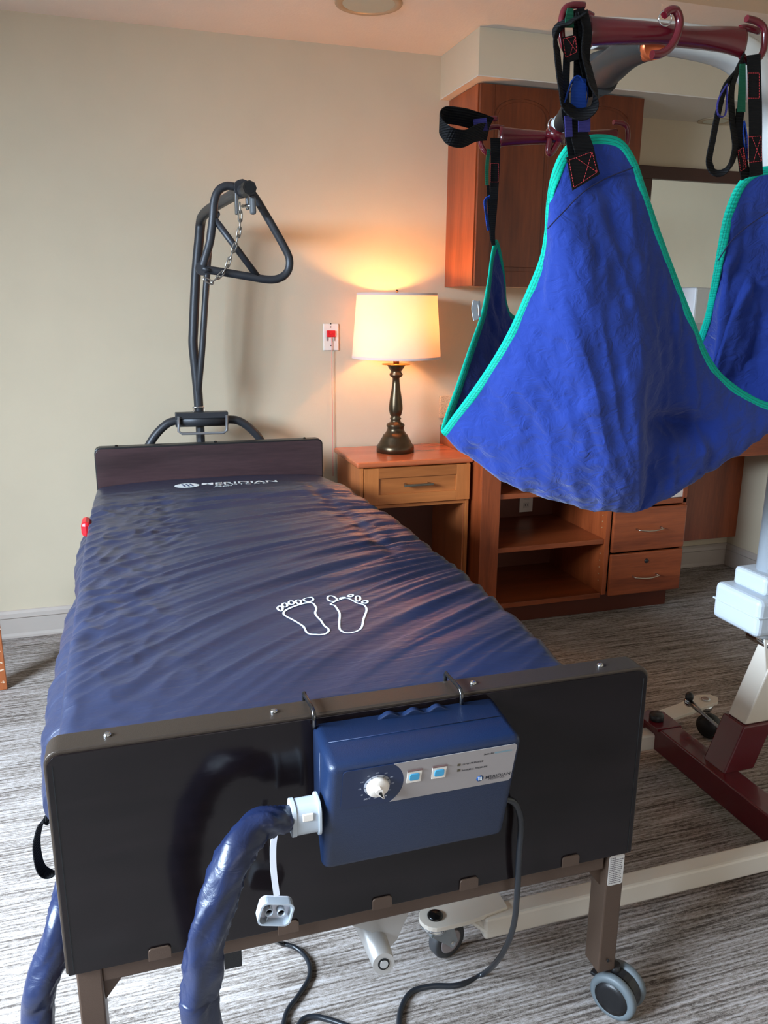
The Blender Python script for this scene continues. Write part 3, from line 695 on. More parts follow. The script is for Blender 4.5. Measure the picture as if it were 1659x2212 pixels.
# ================================================================== MATTRESS
MX0, MX1, MY0, MY1 = -.138, .742, 1.1745, 3.155
FEET = atz(700, 1325, .772); LOGO = atz(500, 1054, .728)
def mz(x, y):
    """height of the mattress cover, with tension wrinkles running across and fanning out"""
    u = (x - MX0) / (MX1 - MX0); v = (y - MY0) / (MY1 - MY0)
    base = interp([0, .06, .2, .5, .8, 1], [.748, .762, .772, .772, .752, .712], v)
    crown = -.018 * (abs(u - .5) * 2) ** 3
    k = interp([0, .25, .5, .75, 1], [.75, .62, .34, .12, .02], v)
    q = y - k * (x - .3) + .03 * noise.noise(Vector((x * 2.2, y * 2.2, 3)))
    amp = interp([0, .05, .15, .45, .75, .84, .90, 1], [.3, .7, 1.2, 1.3, 1.2, .45, .15, .10], v) * (.75 + .65 * sstep(.15, .95, u))
    w = 0
    w += (1 - abs(noise.noise(Vector((q * 12, x * 1.1, 1.7)))) * 2.2) * .0042
    w += (.45 - abs(noise.noise(Vector((q * 21, x * 1.5 + 5, 7.1)))) * 2) * .0050
    w += (.45 - abs(noise.noise(Vector((q * 40, x * 2.6 + 9, 2.4)))) * 2) * .0011
    # gathered seam puckers, about a third in from the left, and near the right edge
    for sx_, kk, y0, y1 in ((.09, 1.0, 1.9, 3.0), (.60, .45, 1.7, 2.9)):
        xs = sx_ - (.02 if sx_ < .3 else 0) * (3 - y); g_ = math.exp(-((x - xs) / .07) ** 2) * sstep(y0, y0 + .3, y) * (1 - sstep(y1 - .1, y1 + .1, y))
        w += g_ * kk * noise.noise(Vector((x * 22, q * 46, 4))) * .0085
        w -= math.exp(-((x - xs) / .02) ** 2) * .0025 * sstep(y0, y0 + .3, y)
    w += noise.noise(Vector((x * 7, y * 7, 11))) * .004 * (1 - sstep(.0, .4, u)) + (.5 - abs(noise.noise(Vector((x * 14 + y * 6, y * 15 - x * 9, 21)))) * 2) * .0075 * (1 - sstep(.05, .34, u))
    # cross valleys of the air cells near the head
    w += -.014 * math.exp(-((y - 2.60 + .02 * x) / .030) ** 2) + -.005 * math.exp(-((y - 2.45) / .02) ** 2)
    fm = math.exp(-(((x - FEET.x) / .17) ** 4 + ((y - FEET.y) / .16) ** 4))
    return base + crown + w * amp * (1 - .62 * fm) * (1 - .92 * math.exp(-(((x - LOGO.x) / .24) ** 4 + ((y - LOGO.y) / .12) ** 4)))
def mattress():
    t = empty('air_mattress', (.3, 2.1, .5), 'navy nylon air mattress with white foot outlines lying on the bed', 'mattress')
    nx, ny = 230, 480; vs = []; fs = []
    # cross-section parameter s: 0..1 left side up, 1..2 top, 2..3 right side down
    NS, NR = 16, 12
    row = NS + nx + NR
    for j in range(ny + 1):
        v = j / ny; y = lerp(MY0, MY1, v)
        # left side bulge follows the photo: sticks out, pinched near y=2.15
        out = interp([1.17, 1.33, 1.6, 1.9, 2.02, 2.12, 2.4, 2.75, 3.0, 3.155], [.032, .048, .046, .044, .012, .034, .044, .030, .012, .004], y) + .006 * noise.noise(Vector((y * 9, 0, 5)))
        zl = mz(MX0 + .004, y) - .010; zr = mz(MX1 - .004, y) - .010
        for i in range(NS):
            s = i / NS; a = s * PI
            x = MX0 + .004 - (out) * max(0, math.sin(PI * max(0, min(1, (s - .36) / .52)))) ** .8 - .004 * noise.noise(Vector((y * 26, s * 5, 2))); z = lerp(.502, zl - .012, s)
            if s > .85: x += .007
            vs.append((x, y, z))
        for i in range(nx):
            u = i / (nx - 1); x = lerp(MX0, MX1, u); e = min(u, 1 - u) * (MX1 - MX0); rr = .030
            z = mz(x, y)
            if e < rr: z -= (rr - math.sqrt(max(0, rr * rr - (rr - e) ** 2))) * (.9 if u > .5 else .45)
            vs.append((x, y, z))
        zt_ = vs[-1][2]
        for i in range(1, NR + 1):
            s = i / NR; x = MX1 + .018 * math.sin(PI * s) + .003 * noise.noise(Vector((y * 20, s * 4, 8))); vs.append((x, y, lerp(zt_, .502, s)))
    for j in range(ny):
        for i in range(row - 1):
            a = j * row + i; fs.append((a, a + 1, a + row + 1, a + row))
        fs.append((j * row + row - 1, j * row, (j + 1) * row, (j + 1) * row + row - 1))
    fs.append(tuple(range(row))[::-1]); fs.append(tuple(ny * row + i for i in range(row)))
    m = MB().add(vs, fs, True); m.build('mattress_cover', NAVY, t)
    # white footprint outlines, printed flat on the cover
    def draped(pts, r=.0022, closed=True):
        P = [atz(px, py, .772) for px, py in pts]; P = [Vector((p.x, p.y, 0)) for p in P]
        P = smooth_path(P, 6, closed)
        return [Vector((p.x, p.y, mz(p.x, p.y) + .0008)) for p in P]
    k = 1 / 3.318; X = lambda L: [(350 + a * k, 1020 + b * k) for a, b in L]
    def outline(parent_name, L):
        P = draped(X(L)); n = len(P); vs = []; fs = []
        for i in range(n):
            tt = (P[(i + 1) % n] - P[i - 1]); tt.z = 0; tt.normalize(); w = Vector((-tt.y, tt.x, 0)) * .0021
            for q in (P[i] + w, P[i] - w): vs.append(Vector((q.x, q.y, mz(q.x, q.y) + .0011)))
        for i in range(n): j = (i + 1) % n; fs.append((2 * i, 2 * i + 1, 2 * j + 1, 2 * j))
        MB().add(vs, fs).build(parent_name, PRINTW, t)
    outline('foot_outline', [(890, 988), (960, 960), (1040, 938), (1085, 940), (1105, 975), (1098, 1010), (1130, 1050), (1170, 1095), (1195, 1120), (1170, 1145), (1100, 1152), (1040, 1135), (1005, 1090), (950, 1058), (900, 1030), (870, 1010)])
    outline('foot_outline', [(1222, 938), (1270, 918), (1320, 908), (1370, 925), (1410, 945), (1455, 958), (1465, 990), (1445, 1040), (1430, 1100), (1390, 1130), (1320, 1137), (1275, 1115), (1270, 1060), (1272, 1010), (1240, 960), (1210, 950)])
    def toe(cx, cy, a, b, rot=0):
        outline('toe_outline', [(cx + a * math.cos(th) * math.cos(rot) - b * math.sin(th) * math.sin(rot), cy + a * math.cos(th) * math.sin(rot) + b * math.sin(th) * math.cos(rot)) for th in [2 * PI * q / 10 for q in range(10)]])
    for q in ((846, 979, 20, 17, .5), (880, 956, 19, 16, .5), (927, 940, 20, 15, .3), (977, 935, 20, 15, .3), (1048, 920, 36, 12, -.1), (1219, 907, 34, 19, .2), (1293, 904, 18, 5, -.1), (1350, 891, 19, 9, -.1), (1404, 910, 17, 17, 0), (1454, 934, 20, 10, -.05)): toe(*q)
    # maker's mark at the head end, flat print following the cover
    def drape_text(mb, txt, pl, pr, up, h, bold=.0, w=None):
        a = atz(*pl, .728); b = atz(*pr, .728); U = Vector((b.x - a.x, b.y - a.y, 0)); wd = U.length; U.normalize(); Vd = Vector((-U.y, U.x, 0)); Vd = (Vd + U * up).normalized()
        vs, fs, w_ = text_geo(txt, 1, bold); kx = wd / w_; out = []
        for v in vs:
            p = Vector((a.x, a.y, 0)) + U * v.x * kx + Vd * v.y * (h / .7); out.append(Vector((p.x, p.y, mz(p.x, p.y) + .0016)))
        mb.add(out, fs)
    m = MB(); drape_text(m, 'MERIDIAN', (436, 1054.6), (600, 1048.3), 0, .064, .015); m.build('lettering', PRINTW, t)
    m = MB(); drape_text(m, 'M E D I C A L', (466, 1058.4), (576, 1053.6), 0, .026, .01); m.build('lettering', PRINTW, t)
    m = MB(); drape_text(m, 'Satin', (461, 1064), (500, 1060.8), .5, .028, .02); m.build('lettering', PRINTW, t)
    c = atz(404, 1054.5, .728)
    def ell(px_, rx, ry, lift, slots=False):
        m = MB(); n = 28; P = [Vector((c.x + rx * math.cos(2 * PI * q / n), c.y + ry * math.sin(2 * PI * q / n), 0)) for q in range(n)]
        if not slots: P = [Vector((p.x, p.y, mz(p.x, p.y) + lift)) for p in P]; m.add([Vector((c.x, c.y, mz(c.x, c.y) + lift))] + P, [(0, 1 + q, 1 + (q + 1) % n) for q in range(n)]); return m
    # rings of triangles so the print hugs the cover
    m = MB(); nr = 6; n = 32; vs = []; fs = []
    for r_ in range(nr + 1):
        for q in range(n):
            x = c.x + .044 * r_ / nr * math.cos(2 * PI * q / n); y = c.y + .066 * r_ / nr * math.sin(2 * PI * q / n); vs.append(Vector((x, y, mz(x, y) + .0016)))
    for r_ in range(nr):
        for q in range(n): fs.append((r_ * n + q, r_ * n + (q + 1) % n, (r_ + 1) * n + (q + 1) % n, (r_ + 1) * n + q))
    m.add(vs, fs).build('logo_mark', PRINTW, t)
    m = MB()
    for q in (-.012, .002, .016):
        P = [(c.x + q - .006, c.y + .04), (c.x + q + .001, c.y + .042), (c.x + q + .006, c.y - .034), (c.x + q + .001, c.y - .036)]
        m.add([Vector((a, b, mz(a, b) + .0026)) for a, b in P], [(0, 1, 2, 3)])
    m.build('logo_stripes', mat('logo_blue', (70, 80, 120), .5), t)
    # red release tag and black strap loop on the left side
    p = at(176, 1130, 2.48); MB().box((MX0 - .020, 2.42, p.z - .030), (MX0 + .006, 2.50, p.z + .016), .012).build('red_release_tab', REDP, t)
    P = [at(x, y, 1.24) for x, y in ((108, 1772), (92, 1772), (82, 1800), (79, 1830), (86, 1870), (100, 1886), (118, 1884))]
    P = smooth_path(P + [at(135, 1860, 1.25)], 5); P = [at(140, 1740, 1.25)] + P
    MB().ribbon(P, (.45, 1, .0), .022).build('strap_loop', WEBK, t)
    return t
MAT = mattress()

# ================================================================== TRAPEZE
def trapeze():
    YP = 3.30; t = empty('trapeze_bar', at(432, 950, YP), 'charcoal overbed trapeze with triangular grab handle behind the headboard', 'trapeze')
    T = lambda L, Y=YP: [at(x, y, Y) for x, y in L]
    k = 3.2 / F_PX
    z_low = .12
    p = at(432, 920, YP)
    MB().tube([(p.x, YP, .06), (p.x, YP, p.z), at(429, 888, YP)], .017, 8, smooth=False).build('post', GREYPW, t)
    MB().tube(smooth_path([at(430, 890, YP), at(427, 845, YP), at(419, 765, YP), at(417, 740, YP), at(418, 710, YP), at(423, 600, YP), at(430, 520, YP), at(433, 485, YP), at(437, 469, 3.26), at(447, 457, 3.18), at(466, 444, 3.04), at(500, 424, 2.8), at(536, 407, 2.58)], 6), .0185, 14).build('arm', GREYPW, t)
    MB().tube(smooth_path([at(426, 880, YP + .01), at(431, 820, YP - .02), at(437, 750, YP - .03), at(444, 640, YP - .03), at(451, 540, YP - .03), at(456, 490, YP - .05), at(468, 462, 3.08)], 6), .0125, 12).build('brace', GREYPW, t)
    e = at(536, 407, 2.58); ax = (at(536, 407, 2.58) - at(500, 424, 2.8)).normalized()
    MB().tube([e - ax * .02, e + ax * .02], .0215, 8, smooth=False).build('end_cap', BLACKP, t)
    MB().tube([e + ax * .0195, e + ax * .0215], .016, 8, smooth=False).build('end_opening', HOLE, t)
    # clamp under the end of the arm
    c = at(522, 408, 2.66)
    MB().tube([c - ax * .016, c + ax * .016], .027, 12).build('collar', GREYPW, t)
    MB().box(c + Vector((-.022, -.01, -.075)), c + Vector((-.012, .014, -.01)), .002).box(c + Vector((.012, -.01, -.06)), c + Vector((.020, .014, -.01)), .002).build('clamp_plate', mat('dull_clamp', (110,112,114), .35, .8), t)
    K = at(546, 444, 2.62)
    MB().box(K + Vector((-.009, -.012, -.026)), K + Vector((.009, .012, .026)), .006).build('clamp_knob', mat('grey_knob', (90, 92, 94), .4), t)
    MB().tube([K, c + Vector((0, 0, -.05))], .005, 8).build('clamp_bolt', CHROME, t)
    # triangle
    YT = 2.66; P = [at(x, y, YT) for x, y in ((505, 403), (488, 402), (472, 412), (463, 434), (460, 470), (454, 520), (444, 555), (438, 575))]
    r = .0125
    h = MB().tube(smooth_path(P, 6), r, 14)
    h.tube(smooth_path([at(x, y, YT) for x, y in ((440, 582), (470, 586), (530, 596), (580, 604), (606, 600), (622, 585), (625, 560), (612, 530), (575, 465), (548, 422), (530, 405))], 6), r, 14)
    H = h.build('triangle_handle', GREYPW, t)
    MB().tube([at(464, 474, YT), at(556, 597, YT)], .0105, 12).build('cross_bar', GREYPW, H)
    q = at(437, 580, YT); MB().tube([q + Vector((0, -.006, 0)), q + Vector((0, .006, 0))], .021, 20).tube([q, at(454, 585, YT)], .017, 12, sy=.5).build('hinge_plate', GREYPW, H)
    # chain: alternate links
    path = smooth_path([at(x, y, YT - .02) for x, y in ((518, 440), (519, 470), (517, 500), (508, 530), (498, 555), (488, 580), (470, 600), (452, 612), (444, 604), (437, 590))], 24)
    d = [0]
    for i in range(1, len(path)): d.append(d[-1] + (path[i] - path[i - 1]).length)
    def pos(s):
        for i in range(1, len(d)):
            if d[i] >= s: return path[i - 1].lerp(path[i], (s - d[i - 1]) / max(1e-6, d[i] - d[i - 1]))
        return path[-1]
    ch = empty_part('chain', path[0], t)
    pitch = .024; n = int(d[-1] / pitch)
    for i in range(n):
        a, b = pos(i * pitch), pos((i + 1) * pitch); tdir = (b - a).normalized(); mid = (a + b) / 2
        side = tdir.cross(Vector((0, 1, 0))).normalized() if i % 2 else Vector((0, 1, 0)); side = (side - tdir * side.dot(tdir)).normalized()
        hl, hw = .0105, .0055; pts = []
        for q in range(16):
            th = 2 * PI * q / 16; c_, s_ = math.cos(th), math.sin(th); pts.append(mid + tdir * (math.copysign(hl, c_) + c_ * hw if abs(c_) > .2 else c_ * hw * 4) + side * s_ * hw)
        MB().tube(pts, .0022, 6, closed=True).build('chain_link', mat('chain_steel', (150, 146, 140), .3, .9), ch)
    # base yoke: sleeve, U bar and two curved legs behind the headboard
    a, b = at(379, 910, YP - .03), at(492, 907, YP - .03)
    MB().tube([a, b], .024, 20).build('yoke_sleeve', GREYPW, t)
    MB().box((a.x, YP - .055, a.z + .01), (b.x, YP - .01, a.z + .034), .003).build('yoke_plate', GREYPW, t)
    g = mat('light_grey_rod', (128, 128, 130), .4, .4)
    MB().tube([at(386, 900, YP - .06), at(386, 932, YP - .07), at(393, 937, YP - .07), at(483, 935, YP - .07), at(490, 930, YP - .07), at(490, 897, YP - .06)], .0055, 10).build('locking_rod', g, t)
    for L in (((382, 908), (362, 915), (340, 935), (322, 962), (300, 1010)), ((490, 906), (515, 909), (540, 925), (565, 955), (580, 1010))):
        P = [at(x, y, YP - .02) for x, y in L]; P.append(Vector((P[-1].x, YP, .5))); P.append(Vector((P[-1].x, YP, .06)))
        MB().tube(smooth_path(P, 6), .0165, 14).build('yoke_leg', GREYPW, t)
    x0, x1 = at(300, 1010, YP - .02).x, at(580, 1010, YP - .02).x
    MB().box((x0 - .03, YP - .03, .0), (x1 + .03, YP + .03, .07), .006).build('floor_beam', GREYPW, t)
    # spring pin
    q = at(428, 880, YP - .02); MB().tube([q + Vector((-.022, 0, 0)), q + Vector((.022, 0, 0))], .003, 8).tube(smooth_path([q + Vector((.022, 0, 0)), q + Vector((.02, -.01, -.03)), q + Vector((-.015, -.015, -.035)), q + Vector((-.02, 0, 0))], 5), .0016, 6).build('spring_pin', CHROME, t)
def empty_part(name, loc, parent):
    o = bpy.data.objects.new(name, None); C.objects.link(o); o.parent = parent; o.location = Vector(loc) - parent_origin(parent); o.empty_display_size = .02; return o
trapeze()

# ================================================================== PUMP hanging on the footboard
def pump():
    t = empty('mattress_pump', (.39, 1.05, .62), 'blue air pump hooked over the footboard with a dial and two buttons', 'pump')
    YB = 1.106
    bl, br = at(679, 1568, YB), at(1080, 1503, YB)
    fl, fr = at(712, 1664, 1.0), at(1129, 1592, 1.0)
    gl, gr = at(697, 1886, 1.052), at(1090, 1804, 1.052)
    x0, x1 = (fl.x + gl.x) / 2, (fr.x + gr.x) / 2
    zt_b, zt_f, zb = (bl.z + br.z) / 2, (fl.z + fr.z) / 2, (gl.z + gr.z) / 2
    # side profile (y,z): back top, front top, front bottom, back lower
    prof = [(YB, zt_b), (1.0, zt_f), (1.052, zb), (1.072, zb + .004), (YB, zb + .075)]
    bm = bmesh.new(); L = [bm.verts.new((x0, y, z)) for y, z in prof]; R = [bm.verts.new((x1, y, z)) for y, z in prof]
    bm.faces.new(L); bm.faces.new(R[::-1])
    for i in range(5): j = (i + 1) % 5; bm.faces.new((L[i], R[i], R[j], L[j]))
    bmesh.ops.recalc_face_normals(bm, faces=bm.faces)
    bmesh.ops.bevel(bm, geom=[e for e in bm.edges if not all(abs(v.co.y - YB) < 1e-5 for v in e.verts)], offset=.0135, segments=5, affect='EDGES', profile=.5)
    m = MB(); m.bm(bm, None, True); body = m.build('case', PUMPB, t)
    # shell seam, a shallow dark line around the case
    ys = 1.058; z_s = lerp(zt_f, zt_b, (ys - 1.0) / (YB - 1.0))
    MB().tube([(x0 + .012, ys, z_s + .0004), (x1 - .012, ys, z_s + .0004)], .0007, 6).build('shell_seam', PUMPD, body)
    MB().tube([(x0 - .0002, ys + .003, z_s - .016), (x0 - .0002, ys + .003, zb + .05)], .0007, 6).build('shell_seam', PUMPD, body)
    # scalloped carrying handle on the back edge
    xa, xb = at(812, 1540, YB).x, at(966, 1512, YB).x; pts = [(xa, zt_b - .012)]; N = 48
    for q in range(N + 1):
        u = q / N; pts.append((lerp(xa, xb, u), zt_b - .001 + .0075 * (0.5 - .5 * math.cos(2 * PI * (u * 3)))))
    pts.append((xb, zt_b - .012))
    MB().prism([(x, YB - .001, z) for x, z in pts], (0, -.011, 0), .0015).build('grip', PUMPB, t)
    # front-face frame for the label
    n = Vector((0, zb - zt_f, -(1.052 - 1.0))).normalized(); n = n if n.y < 0 else -n
    Vu = Vector((0, 1.0 - 1.052, zt_f - zb)).normalized(); Uu = Vector((1, 0, 0)); P0 = Vector((x0, 1.0, zt_f))
    fp = lambda px_, py_, lift=0: onp(px_, py_, P0, n) + n * lift
    S = lambda a, b: (600 + a / 2.86, 1450 + b / 2.86)
    cl = fp(*S(715, 560)); z = lambda p: (p - P0).dot(Vu)
    top, bot = z(fp(*S(1100, 505))), z(fp(*S(1100, 727)))
    X = lambda a, b: fp(*S(a, b)).x
    xl0, xl1 = X(395, 730), X(1455, 560); xm = X(730, 670)
    def pt(x, v, lift): return Vector((x, P0.y, P0.z)) + Vu * v + n * lift
    def plate(xa, xb, va, vb, r, lift, corners, name, mt, arc=0):
        pr = rrect(xa, xb, va, vb, r, corners)
        return MB().prism([pt(x, v, .0002) for x, v in pr], n * lift, 0).build(name, mt, body)
    lab = plate(xl0, xm + .012, bot, top, .006, .0010, (1, 0, 0, 1), 'dial_label', PUMPD)
    arc = [(xl1 - .004, bot), (xl1, bot + .004), (xl1, top - .004), (xl1 - .004, top)]
    ccx = X(612, 700); rad = (xm - ccx) + .012; cv = (top + bot) / 2
    arcp = []
    for q in range(13):
        v = lerp(top, bot, q / 12); arcp.append((ccx - .0 + math.sqrt(max(1e-6, rad ** 2 - ((v - cv) * .9) ** 2)), v))
    MB().prism([pt(x, v, .0008) for x, v in arc + arcp], n * .0008, 0).build('control_label', PUMPG, body)
    # dial
    c = pt(ccx, cv + .001, .0012); Rm = Matrix((Uu, Vu, n)).transposed()
    MB().lathe([(.0205, 0), (.0205, .0006), (0, .0008)], c, 40, Rm).build('dial_ring', mat('dial_ring', (140, 140, 146), .5), body)
    MB().lathe([(.0172, .0008), (.0172, .007), (.0155, .009), (0, .009)], c, 40, Rm).build('dial_knob', IVORY, body)
    a = -62 * PI / 180; d = Uu * math.cos(a) + Vu * math.sin(a); e = Uu * -math.sin(a) + Vu * math.cos(a); c2 = c + n * .009
    MB().prism([c2 + d * x + e * y for x, y in ((-.007, 0), (-.006, .004), (-.002, .006), (.002, .005), (.0165, .0008), (.0165, -.0008), (.002, -.005), (-.002, -.006), (-.006, -.004))], n * .006, .0005).build('dial_pointer', mat('warm_white', (236, 228, 220), .35), body)
    MB().prism([c2 + n * .006 + d * x + e * y for x, y in ((-.001, 0), (.001, .0026), (.015, .0002), (.015, -.0002), (.001, -.0026))], n * .0004).build('pointer_mark', HOLE, body)
    tk = MB(); tx = MB()
    for q, lb in enumerate(('80', '120', '150', '180', '220', '250', '280', '300', '350')):
        a = (215 - q * 31) * PI / 180; d = Uu * math.cos(a) + Vu * math.sin(a); e = Uu * -math.sin(a) + Vu * math.cos(a)
        tk.prism([c + n * .001 + d * x + e * y for x, y in ((.0172, .0003), (.0205, .0003), (.0205, -.0003), (.0172, -.0003))], n * .0003)
        text_on(tx, lb, c + n * .0004 + d * .0255 - Uu * .003 - Vu * .0012, Uu, Vu, None, .0022)
    tk.build('dial_ticks', HOLE, body)
    text_on(tx, 'SOFT', c + n * .0006 - Uu * .019 - Vu * .0262, Uu, Vu, None, .0032, bold=.01); text_on(tx, 'LBS', c + n * .0006 - Uu * .0035 - Vu * .0262, Uu, Vu, None, .0025); text_on(tx, 'FIRM', c + n * .0006 + Uu * .008 - Vu * .0262, Uu, Vu, None, .0032, bold=.01)
    tx.build('dial_print', mat('pale_print', (190, 196, 210), .5), body)
    # two buttons
    for (a, b, w_) in ((840, 642, 'MUTE'), (993, 617, 'STATIC')):
        p = fp(*S(a, b)); p = pt(p.x, z(p), .0016)
        bz = MB().prism([p + Uu * x + Vu * v for x, v in rrect(-.0115, .0115, -.0120, .0120, .001)], n * .0012, .0003).build('button_bezel', IVORY, body)
        MB().prism([p + n * .0013 + Uu * x + Vu * v for x, v in rrect(-.0078, .0078, -.0062, .0066, .003)], n * .0018, .0004).build('button', BTNBL, bz)
        MB().prism([p + n * .0002 + Uu * x + Vu * v for x, v in rrect(-.0120, .0120, .0118, .0136, .0005)], n * .0022, 0).build('bezel_lip', mat('brown_lip', (110, 84, 80), .5), bz)
        m = MB(); text_on(m, w_, p - Uu * .0075 - Vu * .0185, Uu, Vu, .0155, .0032, bold=.02); m.build('button_print', PRINTD, body)
    # indicators and printing
    m = MB()
    for (a, b, s) in ((1117, 573, 0), (1115, 607, 1)):
        p = fp(*S(a, b), .0018); m.prism([p + Uu * x + Vu * v for x, v in rrect(-.0025, .0025, -.0022, .0022, .0006, n=2)], n * .0004)
    m.build('indicator', mat('indicator_dark', (70, 60, 40), .4), body)
    m = MB(); R_u = Uu
    p = fp(*S(1140, 576), .0018); text_on(m, 'LOW PRESSURE', p, Uu, Vu, X(1265, 560) - p.x, .0034, bold=.015)
    p = fp(*S(1137, 613), .0018); text_on(m, 'NORMAL PRESSURE', p, Uu, Vu, X(1290, 590) - p.x, .0034, bold=.015)
    p = fp(*S(1280, 660), .0018); text_on(m, 'MERIDIAN', p, Uu, Vu, X(1432, 630) - p.x, .0062, bold=.012)
    p = fp(*S(1300, 664), .0018); text_on(m, 'MEDICAL', p - Vu * .001, Uu, Vu, X(1400, 640) - p.x, .0034)
    p = fp(*S(1270, 514), .0018); text_on(m, 'Satin Air', p, Uu, Vu, X(1335, 500) - p.x, .0034, bold=.02)
    m.build('printing', PRINTD, body)
    m = MB(); p = fp(*S(1338, 504), .0018); text_on(m, 'PERFORMANCE', p, Uu, Vu, X(1445, 480) - p.x, .0032); m.build('printing', mat('teal_print', (90, 160, 180), .5), body)
    p = fp(*S(1246, 657), .0018); MB().lathe([(.0062, 0), (0, .0004)], p, 24, Rm).build('logo_disc', PRINTB, body)
    m = MB()
    for q in (-.0024, 0, .0024): m.prism([p + n * .0005 + Uu * (q + a) + Vu * b for a, b in ((-.0012, .0036), (0, .0036), (.0012, -.0036), (0, -.0036))], n * .0002)
    m.build('logo_stripe', PRINTW, body)
    # two steel hooks over the footboard
    for (u, v) in ((656, 1498), (962, 1453)):
        p = at(u, v, 1.170); x = p.x; zh = max(p.z, .7655)
        MB().tube(smooth_path([(x, 1.1690, zh - .02), (x, 1.1690, zh - .004), (x, 1.166, zh + .001), (x, 1.158, zh), (x + .002, YB + .0015, max(zt_b + .0135, .764)), (x + .002, YB - .003, zt_b - .004)], 4), .0034, 10).build('hook', mat('polished_rod', (96, 96, 98), .14, .95), t)
    return (x0, YB)
pump()

# ================================================================== AIR HOSE with connector and cap
def hose():
    t = empty('air_hose', at(640, 1760, 1.04), 'navy sleeved air hose with a white connector plugged into the pump', 'hose')
    Yc = 1.045; a = at(628, 1765, Yc); b = at(681, 1758, Yc)
    cz = (a.z + b.z) / 2; x0, x1 = a.x, .2315
    ax = Matrix.Rotation(PI / 2, 3, 'Y')
    def sec(mb, xa, xb, hy, hz, r):
        pr = rrect(-hy, hy, -hz, hz, r); mb.prism([(xa, Yc + p[0], cz + p[1]) for p in pr], (xb - xa, 0, 0), .001)
    m = MB(); sec(m, x0, x1 - .004, .0205, .026, .016); m.build('connector', WHITEP, t)
    m = MB(); sec(m, x1 - .005, x1, .024, .030, .018); m.build('connector_flange', WHITEP, t)
    m = MB(); sec(m, x0 - .001, x0 + .006, .0218, .0275, .017); m.build('connector_flange', WHITEP, t)
    MB().box((x0 + .014, Yc - .0225, cz + .004), (x0 + .03, Yc - .0195, cz + .016), .001).build('latch', IVORY, t)
    # sleeve: from connector forward and down to the floor, round out of the picture, back up behind the footboard
    key = [((x0 + .004, Yc, cz), .016), (at(612, 1768, 1.04), .021), (at(590, 1776, 1.03), .022), (at(555, 1790, 1.02), .024), (at(512, 1838, 1.0), .027), (at(480, 1915, .985), .028), (at(457, 1995, .975), .029), (at(440, 2070, .97), .028), (at(432, 2140, .965), .028), (at(440, 2215, .96), .027)]
    p9 = key[-1][0]
    key += [(Vector((p9.x + .02, p9.y - .02, .07)), .027), (Vector((p9.x - .02, p9.y - .04, .032)), .027), (Vector((-.05, .92, .03)), .027), (Vector((-.19, .96, .032)), .027), (Vector((-.215, 1.05, .06)), .027)]
    key += [(at(82, 2215, 1.16), .026), (at(88, 2130, 1.17), .027), (at(112, 2060, 1.18), .027), (at(135, 1985, 1.2), .026), (at(150, 1920, 1.25), .024), (Vector((-.142, 1.30, .475)), .020)]
    pts = []; rr = []; sub = 14; P = [Vector(k[0]) for k in key]; pp = smooth_path(P, sub); R = [k[1] for k in key]
    vs = []; fs = []; seg = 28; prev = Vector((0, 1, 0)); n = len(pp)
    for i, p in enumerate(pp):
        q = i / sub; r = interp(list(range(len(R))), R, q); t_ = (pp[min(i + 1, n - 1)] - pp[max(0, i - 1)]).normalized()
        prev = (prev - t_ * prev.dot(t_)).normalized(); b_ = t_.cross(prev)
        for k in range(seg):
            th = 2 * PI * k / seg
            w = noise.noise(Vector((math.cos(th + i * .03) * 1.1, math.sin(th + i * .03) * 1.1, i * .045))) * .30 + (.5 - abs(noise.noise(Vector((math.cos(th - i * .05) * 1.5 + 5, math.sin(th - i * .05) * 1.5, i * .05)))) * 2.4) * .17
            r2 = r * (1 + w * (.75 if i > 8 else .25))
            vs.append(p + prev * math.cos(th) * r2 * .95 + b_ * math.sin(th) * r2)
    for i in range(n - 1):
        for k in range(seg): l = (k + 1) % seg; fs.append((i * seg + k, i * seg + l, (i + 1) * seg + l, (i + 1) * seg + k))
    MB().add(vs, fs, True).build('hose_sleeve', HOSE, t)
    # tether and cap
    c = at(594, 1967, 1.07); P = smooth_path([at(594, 1800, 1.065), at(590, 1830, 1.065), at(591, 1880, 1.066), at(598, 1935, 1.068)], 6)
    tr = bpy.data.materials.new('clear_cap_plastic'); tr.use_nodes = True; b = tr.node_tree.nodes['Principled BSDF']; b.inputs['Base Color'].default_value = (.86, .87, .95, 1); b.inputs['Roughness'].default_value = .28; b.inputs['Alpha'].default_value = .82
    MB().ribbon(P, (1, 0, 0), .0095).build('cap_tether', tr, t)
    rot = Matrix.Rotation(.28, 3, 'Y')
    def cp(x, y, z): return c + rot @ Vector((x, y, z))
    out = rrect(-.027, .027, -.020, .020, .010)
    cap = MB().prism([cp(x, .006, z) for x, z in out], (0, .003, 0), .0005).build('connector_cap', tr, t)
    m = MB()
    N = len(out); o2 = [(x * .90, z * .88) for x, z in out]
    for i in range(N):
        j = (i + 1) % N
        A, B_2, Cc, Dd = out[i], out[j], o2[j], o2[i]
        if (Vector(A) - Vector(B_2)).length < 1e-6: continue
        m.prism([cp(A[0], -.010, A[1]), cp(B_2[0], -.010, B_2[1]), cp(Cc[0], -.010, Cc[1]), cp(Dd[0], -.010, Dd[1])], (0, .016, 0))
    m.build('cap_rim', WHITEP, cap)
    for q in (-.0105, .0095): MB().lathe([(.0065, -.004), (.0065, .006), (.0055, .006), (.0055, -.004), (.0065, -.004)], cp(q, 0, 0), 20, Matrix.Rotation(PI / 2, 3, 'X')).build('cap_ring', WHITEP, cap)
